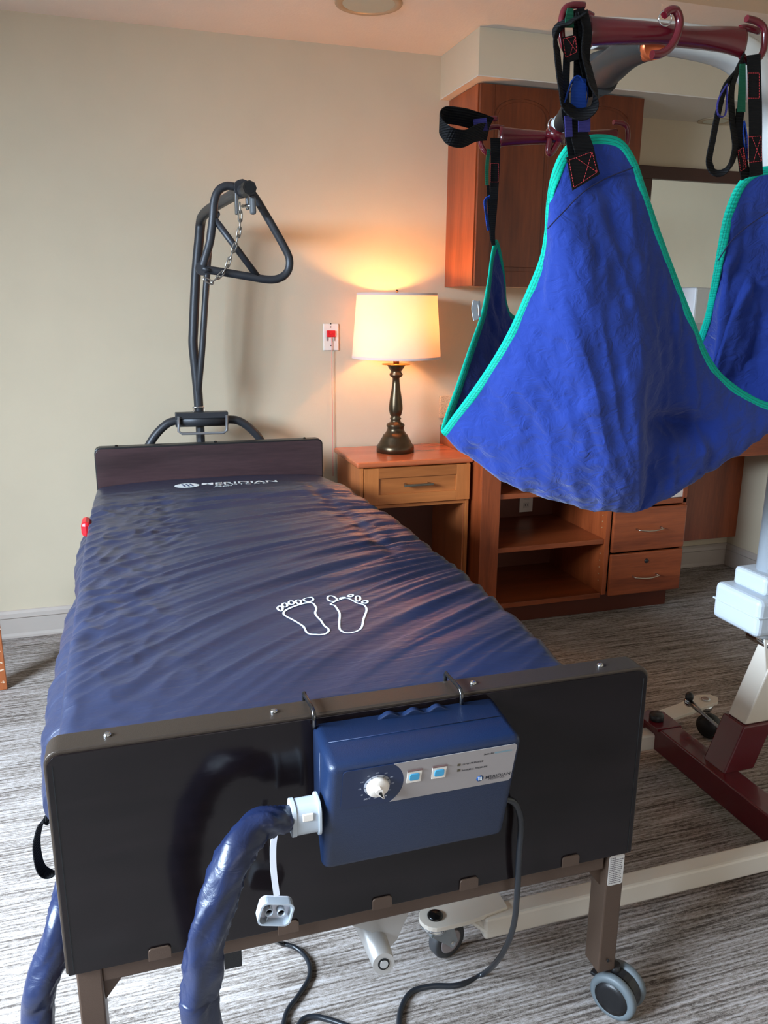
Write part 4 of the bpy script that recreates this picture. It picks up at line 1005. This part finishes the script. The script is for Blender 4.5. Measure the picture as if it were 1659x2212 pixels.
    MB().prism([cp(-.0108, -.004, .007), cp(-.0100, -.004, .007), cp(-.0100, -.004, .018), cp(-.0108, -.004, .018)], (0, .01, 0)).prism([cp(-.0108, -.004, -.007), cp(-.0100, -.004, -.007), cp(-.0100, -.004, -.018), cp(-.0108, -.004, -.018)], (0, .01, 0)).build('cap_rib', WHITEP, cap)
hose()

# ================================================================== CABLES
def cable(name, P, r, label):
    o = MB().tube(smooth_path(P, 8), r, 12).build(name, GREYC); tag(o, label, 'cable'); return o
F0 = lambda x, y, z=.006: atz(x, y, z)
cable('power_cord', [at(1085, 1725, 1.075), at(1112, 1735, 1.085), at(1125, 1775, 1.09), at(1121, 1850, 1.09), at(1117, 1930, 1.10), at(1108, 2005, 1.14), at(1082, 2065, 1.2), F0(1045, 2103), F0(990, 2128), F0(935, 2130), F0(890, 2142), F0(868, 2175), F0(862, 2215), F0(868, 2260), F0(700, 2290)], .0056, 'black power cord hanging from the right side of the blue pump')
cable('bed_cable', [at(575, 2020, 1.3), F0(600, 2035, .02), F0(640, 2048), F0(665, 2075), F0(668, 2110), F0(645, 2150), F0(620, 2185), F0(610, 2225), F0(600, 2280)], .0050, 'black cable curving over the carpet under the footboard')
cable('floor_cable', [F0(640, 2225), F0(655, 2202), F0(680, 2196), F0(715, 2204), F0(770, 2222), F0(840, 2235)], .0055, 'short piece of black cable at the bottom edge between the two other cables')

# ================================================================== PATIENT LIFT
lift = empty('patient_lift', (1.52, 1.63, 0), 'white and maroon patient lift with its legs rolled under the bed', 'patient lift')
YM = 1.63
def lift_build():
    t = lift
    # legs
    for nm, y0, y1, x0, z0, z1 in (('leg', 1.308, 1.352, .648, .056, .108), ('leg', 1.86, 1.91, .70, .056, .108)):
        MB().box((x0, y0, z0), (1.56 if y0 > 1.5 else 2.2, y1, z1), .006).build(nm, CREAM, t)
    # fork plate and front caster (near leg)
    def front_caster(cx, cy, red):
        pl = MB().prism([(cx + x, cy + y, .104) for x, y in [(.035 * math.cos(a), .035 * math.sin(a)) for a in [PI * (.5 + k / 12) for k in range(13)]] + [(.06, -.035), (.16, -.02), (.16, .025), (.06, .035)]], (0, 0, .01), .001).build('caster_plate', CREAM, t)
        MB().lathe([(.017, .0), (.017, .003), (.013, .006), (0, .007)], (cx, cy, .114), 24).build('caster_cap', DKROD, pl)
        MB().lathe([(.022, .082), (.026, .086), (.026, .091), (.022, .094), (.026, .097), (.026, .103)], (cx, cy, 0), 28).build('swivel_head', CHROME, pl)
        a = .9; d = Vector((math.cos(a) * .6, -.0 + .35, 0)); d = Vector((.95, .31, 0)).normalized(); s = Vector((-d.y, d.x, 0)); w = Vector((cx, cy, .042)) + d * .034
        m = MB()
        for q in (-1, 1):
            o = s * .019 * q
            m.prism([Vector((cx, cy, .086)) + o - d * .024, Vector((cx, cy, .086)) + o + d * .034, w + o + d * .014 + Vector((0, 0, .0)), w + o + Vector((0, 0, -.014)), w + o - d * .012], s * .002 * q)
        m.prism([Vector((cx, cy, .084)) + s * .019 - d * .024, Vector((cx, cy, .084)) - s * .019 - d * .024, Vector((cx, cy, .084)) - s * .019 + d * .034, Vector((cx, cy, .084)) + s * .019 + d * .034], (0, 0, .003))
        m.build('caster_fork', mat('zinc', (176, 182, 184), .3, .9), pl)
        Rm = Matrix((d, Vector((0, 0, 1)), -s)).transposed()
        wl = MB().lathe([(.028, -.013), (.038, -.014), (.042, -.009), (.042, .009), (.038, .014), (.028, .013)], w, 36, Rm).build('wheel', DTYRE, pl)
        for q in (-1, 1):
            MB().lathe([(0, q * .0145), (.0235, q * .0145), (.0255, q * .0135)], w, 30, Rm).build('wheel_hub', MAROON, wl)
            MB().lathe([(.0240, q * .0148), (.0275, q * .0146)], w, 30, Rm).build('hub_ring', mat('hub_ring', (150, 140, 140), .5), wl)
        MB().tube([w - s * .024, w + s * .024], .005, 10).build('axle', CHROME, pl)
    q = atz(940, 1982, .11); front_caster(q.x, q.y, 1)
    front_caster(.60, 1.885, 1)
    # gusset where the near leg meets the plate
    MB().prism([atz(1068, 2012, .075), atz(1050, 2018, .072), atz(1000, 1985, .095), atz(1003, 1973, .1)], (0, 0, .008), .001).build('gusset', CREAM, t)
    # maroon cross beam
    MB().box((1.462, 1.26, .058), (1.535, 1.93, .135), .004).build('cross_beam', MAROON, t)
    MB().prism([(1.45, 1.93, .128), (1.455, 1.84, .128), (1.54, 1.84, .128), (1.54, 1.93, .128), (1.50, 1.955, .128)], (0, 0, .010), .001).build('pivot_plate', MAROON, t)
    c = atz(1418, 1545, .15); MB().lathe([(.021, 0), (.022, .003), (.022, .017), (.020, .02), (0, .02)], (1.487, 1.893, .138), 24).build('pivot_cap', BLACKP, t)
    # rear caster arm
    p = at(1470, 1530, 1.98)
    m = MB(); Q = [(1.53, 1.885), (1.60, 1.90), (1.70, 1.925), (1.755, 1.94), (1.775, 1.965), (1.765, 1.99), (1.72, 2.0), (1.62, 1.965), (1.53, 1.945)]
    arm = m.prism([(x, y, .125) for x, y in Q], (0, 0, .010), .001).build('rear_caster_arm', CREAM, t)
    MB().lathe([(.010, 0), (.014, .002), (.014, .004), (.010, .004)], (1.725, 1.962, .135), 20).build('bolt_ring', CHROME, arm)
    MB().lathe([(.019, 0), (.024, .008), (.024, .02), (.015, .024)], (1.725, 1.962, .1), 24).build('swivel_head', CHROME, arm)
    w = Vector((1.745, 1.955, .042)); ax = Matrix.Rotation(PI / 2, 3, 'X') @ Matrix.Rotation(.0, 3, 'Y'); ax = Matrix.Rotation(-1.15, 3, 'Z') @ ax
    wl = MB().lathe([(.022, -.016), (.036, -.016), (.041, -.010), (.041, .010), (.036, .016), (.022, .016)], w, 32, ax).build('wheel', RUBBER, arm)
    MB().lathe([(.0, -.022), (.03, -.022), (.032, -.017), (0, -.016)], w, 24, ax).lathe([(.0, .022), (.03, .022), (.032, .017), (0, .016)], w, 24, ax).build('brake_housing', BLACKP, wl)
    # tie rod with ball joint
    A = at(1488, 1515, 1.87); Bp = at(1562, 1580, 1.70)
    rd = MB().tube([A, A.lerp(Bp, .35), A.lerp(Bp, .36), Bp], [.010, .007, .0055, .0055], 12).build('tie_rod', mat('steel_rod', (150, 146, 142), .28, 1), t)
    MB().lathe([(.012, -.012), (.014, -.004), (.013, .006), (0, .008)], A, 16).build('ball_joint', CHROME, rd)
    MB().lathe([(.011, 0), (.0125, .008), (.011, .018), (.005, .024), (0, .0245)], A + Vector((0, 0, .006)), 16).build('rubber_boot', BLACKP, rd)
    # mast foot, slanted
    def slant(c0, c1, hx, hy, name, mt, bev=.004, par=t):
        c0 = Vector(c0); c1 = Vector(c1); bm = bmesh.new(); v = []
        for c_ in (c0, c1):
            for a, b in ((-1, -1), (1, -1), (1, 1), (-1, 1)): v.append(bm.verts.new(c_ + Vector((a * hx, b * hy, 0))))
        bm.faces.new(v[3::-1]); bm.faces.new(v[4:])
        for i in range(4): j = (i + 1) % 4; bm.faces.new((v[i], v[j], v[4 + j], v[4 + i]))
        bmesh.ops.recalc_face_normals(bm, faces=bm.faces); bmesh.ops.bevel(bm, geom=list(bm.edges), offset=bev, segments=2, affect='EDGES', profile=.5)
        return MB().bm(bm).build(name, mt, par)
    L1 = at(1558, 1545, 1.60); L0 = at(1530, 1645, 1.60)
    slant((1.535, YM, .132), (1.585, YM, .268), .050, .042, 'mast_socket', MAROON)
    slant((1.585, YM, .269), (1.668, YM, .50), .042, .034, 'lower_mast', CREAM)
    MB().prism([(1.575, YM - .03, .515), (1.60, YM - .03, .40), (1.64, YM - .03, .37), (1.68, YM - .03, .515)], (0, .004, 0), .0008).build('hinge_plate', CREAM, t)
    MB().tube([(1.60, YM - .05, .495), (1.60, YM + .05, .495)], .014, 18).build('hinge_pin', CHROME, t)
    MB().tube([(1.655, YM - .06, .49), (1.655, YM + .05, .49)], .017, 18).build('hinge_boss', CREAM, t)
    # housing and column
    MB().lathe([(.04, .515), (.055, .53), (.062, .545)], (1.60, YM, 0), 32).build('lower_collar', WHITEP, t)
    H = MB().box((1.493, YM - .085, .548), (1.78, YM + .085, .650), .014, seg=3).build('actuator_housing', WHITEP, t)
    MB().box((1.4915, YM - .0865, .600), (1.782, YM + .0865, .605), .002).build('housing_seam', WHITEP, H)
    MB().box((1.527, YM - .06, .648), (1.72, YM + .06, .700), .012, seg=3).build('upper_collar', WHITEP, t)
    MB().tube([(1.593, YM, .69), (1.593, YM, 1.5)], .036, 28).build('column', WHITEP, t)
    # boom: rounded section swept from the cradle to the column
    P = [at(1283, 72, YM), at(1340, 74, YM), at(1420, 80, YM), at(1500, 92, YM), at(1560, 104, YM), at(1605, 125, YM), at(1642, 170, YM), at(1668, 250, YM), at(1685, 350, YM)]
    P += [Vector((1.585, YM, 1.50)), Vector((1.593, YM, 1.38))]
    P = smooth_path(P, 6); R = [interp([0, .3, .5, 1], [.030, .034, .040, .040], i / (len(P) - 1)) for i in range(len(P))]
    m = MB(); seg = 20; vs = []; fs = []
    for i, p in enumerate(P):
        tt = (P[min(i + 1, len(P) - 1)] - P[max(i - 1, 0)]).normalized(); b = Vector((0, 1, 0)); a = tt.cross(b)
        for k in range(seg):
            th = 2 * PI * k / seg; c_, s_ = math.cos(th), math.sin(th); q = (abs(c_) ** 4 + abs(s_) ** 4) ** -.25
            vs.append(p + a * c_ * q * R[i] * .88 + b * s_ * q * R[i] * .85)
    for i in range(len(P) - 1):
        for k in range(seg): l = (k + 1) % seg; fs.append((i * seg + k, i * seg + l, (i + 1) * seg + l, (i + 1) * seg + k))
    fs += [tuple(range(seg))[::-1], tuple((len(P) - 1) * seg + k for k in range(seg))]
    m.add(vs, fs, True).build('boom', mat('boom_white', (196, 196, 192), .3), t)
lift_build()
def cradle():
    t = empty('spreader_cradle', at(1300, 150, YM), 'maroon four point spreader cradle with black rubber arms hanging from the boom', 'spreader bar')
    a = at(1300, 110, YM); b = at(1303, 168, YM)
    MB().tube(smooth_path([a + Vector((0, 0, -.002)), a.lerp(b, .3), a.lerp(b, .6), b, b + Vector((0, 0, -.012))], 4), [.024, .026, .028, .029, .031, .032, .033, .034, .034, .034, .034, .034, .034, .033, .031, .029, .022], 24).build('swivel_cover', RUBBER, t)
    MB().tube(smooth_path([b + Vector((.0, -.0, .01)), at(1322, 142, 1.54), at(1352, 118, 1.45), at(1385, 104, 1.38), at(1410, 100, 1.34)], 6), [.038 - .013 * k / 24 for k in range(25)], 20, sy=.85).build('rubber_arm', RUBBER, t)
    MB().tube(smooth_path([b, at(1275, 190, 1.72), at(1235, 235, 1.84), at(1212, 270, 1.93)], 6), [.033 - .013 * k / 18 for k in range(19)], 20).build('rubber_arm', RUBBER, t)
    MB().tube([at(1396, 104, 1.36), at(1418, 99, 1.32)], .021, 20).build('copper_band', mat('copper_band', (206, 104, 60), .35, .6), t)
    wl = MB().tube([at(1215, 265, 1.925), at(1207, 274, 1.94)], .0235, 20).build('tape_label', CLOTHT, t); wl['label'] = 'white tape label around the arm'
    # near bar
    def bar(Y, stations, dep, name):
        P = [at(x, (y0 + y1) / 2, Y) for x, y0, y1 in stations]; hh = [(at(x, y0, Y) - at(x, y1, Y)).length / 2 for x, y0, y1 in stations]
        P = smooth_path(P, 5); idx = list(range(len(hh))); vs = []; fs = []; seg = 24
        for i, p in enumerate(P):
            h = interp(idx, hh, i / 5)
            for k in range(seg):
                th = 2 * PI * k / seg; vs.append(p + Vector((0, math.sin(th) * dep * (1.0 - .35 * (h - min(hh)) / (max(hh) - min(hh) + 1e-6)), math.cos(th) * h)))
        for i in range(len(P) - 1):
            for k in range(seg): l = (k + 1) % seg; fs.append((i * seg + k, i * seg + l, (i + 1) * seg + l, (i + 1) * seg + k))
        fs += [tuple(range(seg))[::-1], tuple((len(P) - 1) * seg + k for k in range(seg))]
        return MB().add(vs, fs, True).build(name, MAROON, t)
    nb = bar(1.30, [(1268, 33, 102), (1290, 36, 99), (1340, 41, 97), (1420, 49, 97), (1470, 57, 102), (1520, 58, 107), (1570, 57, 115), (1603, 58, 126)], .021, 'near_bar')
    rb = bar(1.96, [(1080, 273, 318), (1100, 276, 316), (1150, 281, 313), (1195, 284, 312), (1250, 283, 313), (1300, 280, 312), (1328, 278, 312)], .02, 'rear_bar')
    def rod(L, Y, r, par, name='hook'):
        MB().tube(smooth_path([at(x, y, Y) for x, y in L], 6), r, 12).build(name, MAROON, par)
    rod(((1262, 12), (1240, 11), (1222, 18), (1214, 38), (1213, 70), (1218, 100), (1238, 116), (1262, 108), (1276, 92)), 1.30, .0056, nb)
    rod(((1280, 36), (1268, 30), (1250, 34)), 1.31, .0056, nb)
    rod(((1612, 40), (1634, 46), (1650, 60), (1652, 85), (1648, 112), (1634, 130), (1614, 132), (1600, 118)), 1.30, .0058, nb)
    rod(((1598, 62), (1612, 60), (1640, 68)), 1.32, .0056, nb)
    rod(((1434, 32), (1448, 22), (1461, 24), (1468, 45), (1463, 75), (1448, 102), (1428, 116), (1408, 118)), 1.265, .0068, nb, 'centre_hook')
    c = at(1437, 40, 1.262); MB().tube([c + Vector((.012 * math.cos(2 * PI * k / 20), 0, .011 * math.sin(2 * PI * k / 20))) for k in range(20)], .0011, 6, closed=True).build('split_ring', CHROME, nb)
    rod(((1073, 256), (1052, 258), (1040, 268), (1036, 290), (1040, 315), (1052, 330), (1068, 326), (1080, 312)), 1.96, .0062, rb)
    rod(((1088, 277), (1072, 274), (1055, 277)), 1.98, .0058, rb)
    rod(((1325, 264), (1342, 266), (1354, 275), (1356, 300), (1348, 322), (1332, 318), (1322, 308)), 1.96, .0062, rb)
    # rear clamp
    c = at(1197, 297, 1.95); MB().tube([at(1206, 276, 1.94), at(1196, 300, 1.95)], [.022, .030], 18).tube(smooth_path([at(1188, 300, 1.93), at(1184, 325, 1.93), at(1190, 331, 1.93), at(1204, 310, 1.93), at(1212, 290, 1.93)], 5), .0075, 10).build('centre_hook', MAROON, rb)
    c = at(1192, 270, 1.93); MB().tube([c + Vector((.010 * math.cos(2 * PI * k / 20), 0, .015 * math.sin(2 * PI * k / 20))) for k in range(20)], .0012, 6, closed=True).build('split_ring', CHROME, rb)
cradle()

# ================================================================== SLING
def sling():
    t = empty('patient_sling', at(1380, 1000, 1.5), 'royal blue patient sling with teal binding hanging from the maroon spreader bars', 'sling')
    rim = [(955, 932, 1.62), (980, 900, 1.57), (1040, 818, 1.49), (1095, 728, 1.42), (1140, 630, 1.38), (1168, 560, 1.355), (1179, 500, 1.34), (1183, 440, 1.33), (1192, 385, 1.315), (1212, 335, 1.305), (1240, 306, 1.30), (1290, 294, 1.30), (1340, 304, 1.30), (1370, 345, 1.30), (1390, 400, 1.30), (1420, 490, 1.31), (1455, 585, 1.325), (1492, 680, 1.34), (1530, 770, 1.36), (1575, 825, 1.37), (1659, 872, 1.375),
           (1745, 868, 1.365), (1800, 760, 1.35), (1800, 600, 1.34), (1765, 450, 1.33), (1715, 378, 1.325), (1655, 362, 1.335), (1602, 390, 1.36), (1570, 455, 1.40), (1552, 540, 1.45), (1536, 630, 1.52), (1520, 700, 1.60), (1490, 760, 1.70), (1440, 740, 1.80), (1400, 640, 1.90), (1375, 560, 1.96), (1350, 530, 1.98), (1320, 560, 2.0), (1290, 640, 2.04), (1230, 686, 2.08), (1150, 686, 2.08), (1108, 682, 2.06), (1092, 650, 2.02), (1088, 590, 1.99), (1080, 540, 1.97), (1071, 520, 1.955), (1062, 550, 1.94), (1054, 610, 1.91), (1040, 680, 1.87), (1012, 760, 1.80), (985, 840, 1.73), (965, 895, 1.67)]
    RIM = smooth_path([at(*p) for p in rim], 10, True); n = len(RIM)
    Cb = at(1379, 1103, 1.42); ctr = Vector((sum(p.x for p in RIM) / n, 1.62, 1.2))
    rows = 72; G = []; KS = []
    for i, R in enumerate(RIM):
        h = R.z - Cb.z; hi = sstep(.15, .6, h)
        out = Vector((R.x - ctr.x, R.y - ctr.y, 0)); out = out / max(.05, out.length)
        K = Vector((lerp(R.x, Cb.x, lerp(.42, .22, hi)), lerp(R.y, Cb.y, lerp(.42, .05, hi)), Cb.z + lerp(-.01, .26 * h, hi)))
        if R.y < 1.45: K.y -= .03 * hi
        if R.y > 1.75: K.y += .03; K.z = Cb.z + .10
        ci = i / 10
        if 15 < ci < 22.5: K = Vector((lerp(R.x, Cb.x, .45), lerp(R.y, Cb.y, .5), lerp(R.z, Cb.z, .5) - .028))
        if ci >= 21:
            f_ = sstep(21, 24, ci) * (1 - sstep(32, 35, ci)); K = K.lerp(Vector((max(R.x, 1.2) + .20, 1.66, Cb.z + .16)), f_)
        KS.append(K)
    for _ in range(3): KS = [sum((KS[(i + d) % n] for d in range(-9, 10)), Vector((0, 0, 0))) / 19 for i in range(n)]
    for i, R in enumerate(RIM):
        col = []; K = KS[i]
        for j in range(rows + 1):
            s = j / rows; p = R * (1 - s) ** 2 + K * 2 * s * (1 - s) + Cb * s * s
            if j == rows: p = Cb.copy()
            col.append(p)
        G.append(col)
    # normals + creases
    def disp(p, s):
        a = noise.noise(p * 7.0) * .005 + noise.noise(Vector((p.x * 20, p.y * 20, p.z * 14)) + Vector((3, 1, 2))) * .0032
        r = (1 - abs(noise.noise(Vector((p.x * 13 + 4, p.y * 9, p.z * 9)))) * 2) * .0045 + (1 - abs(noise.noise(Vector((p.x * 26 + p.z * 12, p.y * 9, p.z * 7 + 8)))) * 2.4) * .004
        r2 = (1 - abs(noise.noise(Vector((p.x * 32, p.y * 30, p.z * 26)))) * 2) * .0026
        # dark hollow at the lower right and a long crease down the middle
        q = at(1500, 925, 1.33); d = (p - q); hol = -.05 * math.exp(-((d.x / .07) ** 2 + ((d.z + .12 * d.x) / .028) ** 2 + (d.y / .16) ** 2))
        q = at(1490, 975, 1.36); d = (p - q); hol += .012 * math.exp(-((d.x / .09) ** 2 + (d.z / .03) ** 2 + (d.y / .1) ** 2))
        return (a + r + r2) * sstep(0, .12, s) * (1 - .7 * s ** 8) + hol * sstep(0, .1, s)
    vs = []
    for i in range(n):
        for j in range(rows):
            p = G[i][j]; tu = G[(i + 1) % n][j] - G[i - 1][j]; tv = G[i][min(j + 1, rows)] - G[i][max(j - 1, 0)]
            nn = tv.cross(tu); nn = nn.normalized() if nn.length > 1e-9 else Vector((0, -1, 0))
            if nn.dot(p - ctr) < 0: nn = -nn
            vs.append(p + nn * disp(p, j / rows))
    fs = []
    for i in range(n):
        k = (i + 1) % n
        for j in range(rows - 1): fs.append((i * rows + j, k * rows + j, k * rows + j + 1, i * rows + j + 1))
        fs.append((i * rows + rows - 1, k * rows + rows - 1, n * rows))
    vs.append(Cb)
    me = MB().add(vs, fs, True).build('sling_body', SLING, t)
    md = me.modifiers.new('thickness', 'SOLIDIFY'); md.thickness = .004; md.offset = 0
    # binding: flattened tube hugging the rim
    m = MB(); P = []; wv = []
    for i in range(n):
        inn = (G[i][2] - G[i][0]).normalized(); tt = (RIM[(i + 1) % n] - RIM[i - 1]).normalized(); inn = (inn - tt * inn.dot(tt)).normalized()
        P.append(RIM[i] + inn * .0062); wv.append(inn)
    vs = []; fs = []; seg = 14
    for i in range(n):
        tt = (P[(i + 1) % n] - P[i - 1]).normalized(); a = wv[i]; b = tt.cross(a)
        for k in range(seg):
            th = 2 * PI * k / seg; vs.append(P[i] + a * math.cos(th) * .0092 + b * math.sin(th) * .0036)
    for i in range(n):
        j = (i + 1) % n
        for k in range(seg): l = (k + 1) % seg; fs.append((i * seg + k, i * seg + l, j * seg + l, j * seg + k))
    m.add(vs, fs, True).build('binding', TEAL, t)
    m = MB()
    for off in (-.0028, .0020):
        pts = []
        for i in range(n):
            tt = (P[(i + 1) % n] - P[i - 1]).normalized(); b = tt.cross(wv[i])
            if b.y > 0: b = -b
            pts.append(P[i] + wv[i] * off + b * .0034)
        m.tube(pts, .0004, 5, closed=True)
    m.build('binding_stitch', mat('dark_green_thread', (0, 96, 84), .8), t)
    # curved seams near the tops of the lobes, laid on the outer skin
    def seam(L, Y0, name='seam'):
        pts = smooth_path([at(x, y, Y0) for x, y in L], 6)
        MB().tube(pts, .0012, 6).build(name, mat('seam_navy', (8, 14, 60), .8), t)
    seam(((1183, 494), (1215, 460), (1260, 415), (1310, 385), (1368, 362)), 1.288)
    seam(((1552, 562), (1580, 520), (1620, 485), (1665, 455)), 1.325)
    def ribbon(name, L, Y, w, wd=(1, 0, 0), mt=WEBK, par=t, sub=6, closed=False):
        Ys = Y if isinstance(Y, (list, tuple)) else [Y] * len(L)
        P = smooth_path([at(x, y, yy) for (x, y), yy in zip(L, Ys)], sub, closed)
        ww = w
        if isinstance(w, (list, tuple)): ww = [interp(list(range(len(w))), list(w), i / sub) for i in range(len(P))]
        return MB().ribbon(P, wd, ww, .0018, closed).build(name, mt, par)
    def stitchbox(Q, Y, par, cross=True):
        c = [at(x, y, Y) for x, y in Q]; m = MB()
        def dash(a, b, n_):
            for k in range(n_):
                p, q = a.lerp(b, (k + .12) / n_), a.lerp(b, (k + .82) / n_); m.tube([p, q], .00045, 5)
        for i in range(4):
            a, b = c[i], c[(i + 1) % 4]; dash(a, b, max(4, int((a - b).length / .0042)))
        if cross: dash(c[0].lerp(c[1], .3), c[2], 9); dash(c[1], c[2].lerp(c[3], .6), 9)
        m.build('stitching', STITCH, par)
    # --- front-left straps
    s1 = ribbon('shoulder_strap', [(1246, 20), (1252, 50), (1254, 100), (1252, 170), (1248, 240), (1252, 290), (1262, 325), (1266, 352), (1270, 372)], [1.285] * 9, [.026, .026, .024, .022, .024, .032, .036, .039, .039])
    pa = MB().prism([at(x, y, 1.279) for x, y in ((1224, 340), (1283, 322), (1296, 376), (1237, 412))], (0, .002, 0), .0004).build('strap_patch', WEBK, t)
    stitchbox(((1229, 346), (1279, 328), (1290, 372), (1240, 405)), 1.278, pa)
    ribbon('shoulder_strap', [(1225, 110), (1222, 180), (1222, 240), (1232, 300), (1240, 350)], 1.292, [.012, .013, .015, .017, .018])
    ribbon('strap_loop', [(1250, 26), (1222, 48), (1203, 75), (1205, 130), (1213, 190), (1222, 228), (1250, 246), (1276, 232), (1284, 205), (1274, 160), (1262, 110), (1262, 60), (1256, 30)], [1.288, 1.285, 1.28, 1.27, 1.262, 1.258, 1.255, 1.258, 1.262, 1.272, 1.28, 1.285, 1.288], .033, (.5, .7, .75))
    ribbon('shoulder_strap', [(1256, 24), (1264, 70), (1262, 120), (1266, 165), (1276, 210)], 1.279, [.022, .024, .020, .012, .006])
    ribbon('strap_loop', [(1254, 168), (1250, 195), (1250, 236)], 1.268, [.020, .027, .028], (1, 0, .1), WEBB)
    pp = ribbon('strap_patch', [(1228, 78), (1232, 105), (1238, 132)], 1.274, [.024, .028, .020])
    stitchbox(((1216, 84), (1243, 78), (1246, 112), (1222, 124)), 1.272, pp, True)
    ribbon('strap_loop', [(1218, 230), (1232, 185), (1246, 172), (1266, 190), (1268, 220), (1250, 262)], [1.268, 1.272, 1.276, 1.28, 1.285, 1.285], .024, (.6, 1, .1), WEBB)
    ribbon('strap_tab', [(1232, 18), (1230, 40), (1230, 60)], 1.283, [.010, .014, .016], (1, 0, 0), WEBG)
    b2 = ribbon('strap_tab', [(1262, 240), (1262, 285)], 1.281, .022, (1, 0, 0), WEBP)
    ribbon('strap_tab', [(1227, 250), (1229, 296)], 1.281, .013, (1, 0, 0), WEBP)
    # --- front-right straps
    s2 = ribbon('shoulder_strap', [(1628, 118), (1630, 180), (1632, 260), (1632, 330), (1634, 380)], 1.286, .0275)
    stitchbox(((1616, 158), (1640, 158), (1640, 212), (1616, 212)), 1.284, s2, False)
    stitchbox(((1616, 296), (1644, 294), (1645, 348), (1616, 351)), 1.284, s2)
    ribbon('shoulder_strap', [(1599, 235), (1596, 290), (1603, 340), (1612, 385)], 1.296, [.018, .014, .018, .022])
    ribbon('strap_loop', [(1608, 122), (1590, 155), (1566, 190), (1552, 240), (1540, 300), (1532, 350), (1545, 372), (1572, 362), (1588, 320), (1582, 260), (1580, 200), (1590, 160), (1606, 126)], [1.296, 1.294, 1.29, 1.288, 1.284, 1.28, 1.276, 1.28, 1.288, 1.293, 1.296, 1.296, 1.298], .024, (1, .6, .5))
    ribbon('strap_loop', [(1570, 182), (1552, 215), (1550, 245), (1562, 252), (1569, 235), (1570, 182)], 1.279, .006, (.4, 1, 0), WEBP)
    ribbon('strap_tab', [(1604, 138), (1603, 190), (1601, 242)], 1.284, [.011, .014, .017], (1, 0, 0), WEBG)
    ribbon('strap_loop', [(1606, 262), (1604, 300), (1612, 345), (1612, 300), (1606, 262)], 1.30, .014, (.5, 1, 0), WEBB)
    sp = ribbon('strap_patch', [(1600, 320), (1606, 368)], 1.290, .017)
    stitchbox(((1594, 326), (1606, 318), (1612, 362), (1600, 370)), 1.288, sp)
    # --- rear-left straps
    s3 = ribbon('shoulder_strap', [(1070, 298), (1070, 350), (1068, 400), (1066, 450), (1064, 500), (1066, 530)], 1.945, [.026, .024, .022, .019, .013, .010])
    stitchbox(((1060, 353), (1077, 353), (1076, 393), (1059, 393)), 1.943, s3, False)
    ribbon('strap_loop', [(1058, 272), (1030, 262), (995, 252), (960, 250), (950, 268), (970, 292), (1000, 300), (1030, 287), (1055, 284)], [1.94, 1.92, 1.90, 1.89, 1.86, 1.84, 1.85, 1.88, 1.93], .04, (.25, .7, -.9))
    ribbon('strap_tab', [(1024, 272), (1052, 268)], 1.90, .028, (0, 0, 1), WEBP)
    ribbon('strap_tab', [(1056, 322), (1052, 360), (1052, 400)], 1.935, [.008, .009, .008], (1, 0, 0), WEBG)
    ribbon('strap_tab', [(1054, 400), (1058, 470), (1062, 520)], 1.95, .008)
    ribbon('strap_loop', [(1058, 425), (1048, 434), (1050, 460), (1055, 498)], 1.93, .010, (1, .6, 0), WEBB)
    # rear-right straps (mostly hidden)
    ribbon('shoulder_strap', [(1344, 322), (1346, 420), (1350, 540)], 1.965, .026)
    # care tag
    P = [at(x, y, 1.80) for x, y in ((1023, 648), (1028, 690))]
    MB().ribbon(smooth_path([at(1028, 650, 1.80), at(1025, 668, 1.80), at(1029, 691, 1.80)], 4), (1, .3, 0), .017, .001).build('care_tag', CLOTHT, t)
    MB().ribbon(smooth_path([at(1034, 650, 1.83), at(1036, 668, 1.83), at(1036, 685, 1.83)], 4), (1, .6, 0), .010, .001).build('care_tag', CLOTHT, t)
sling()
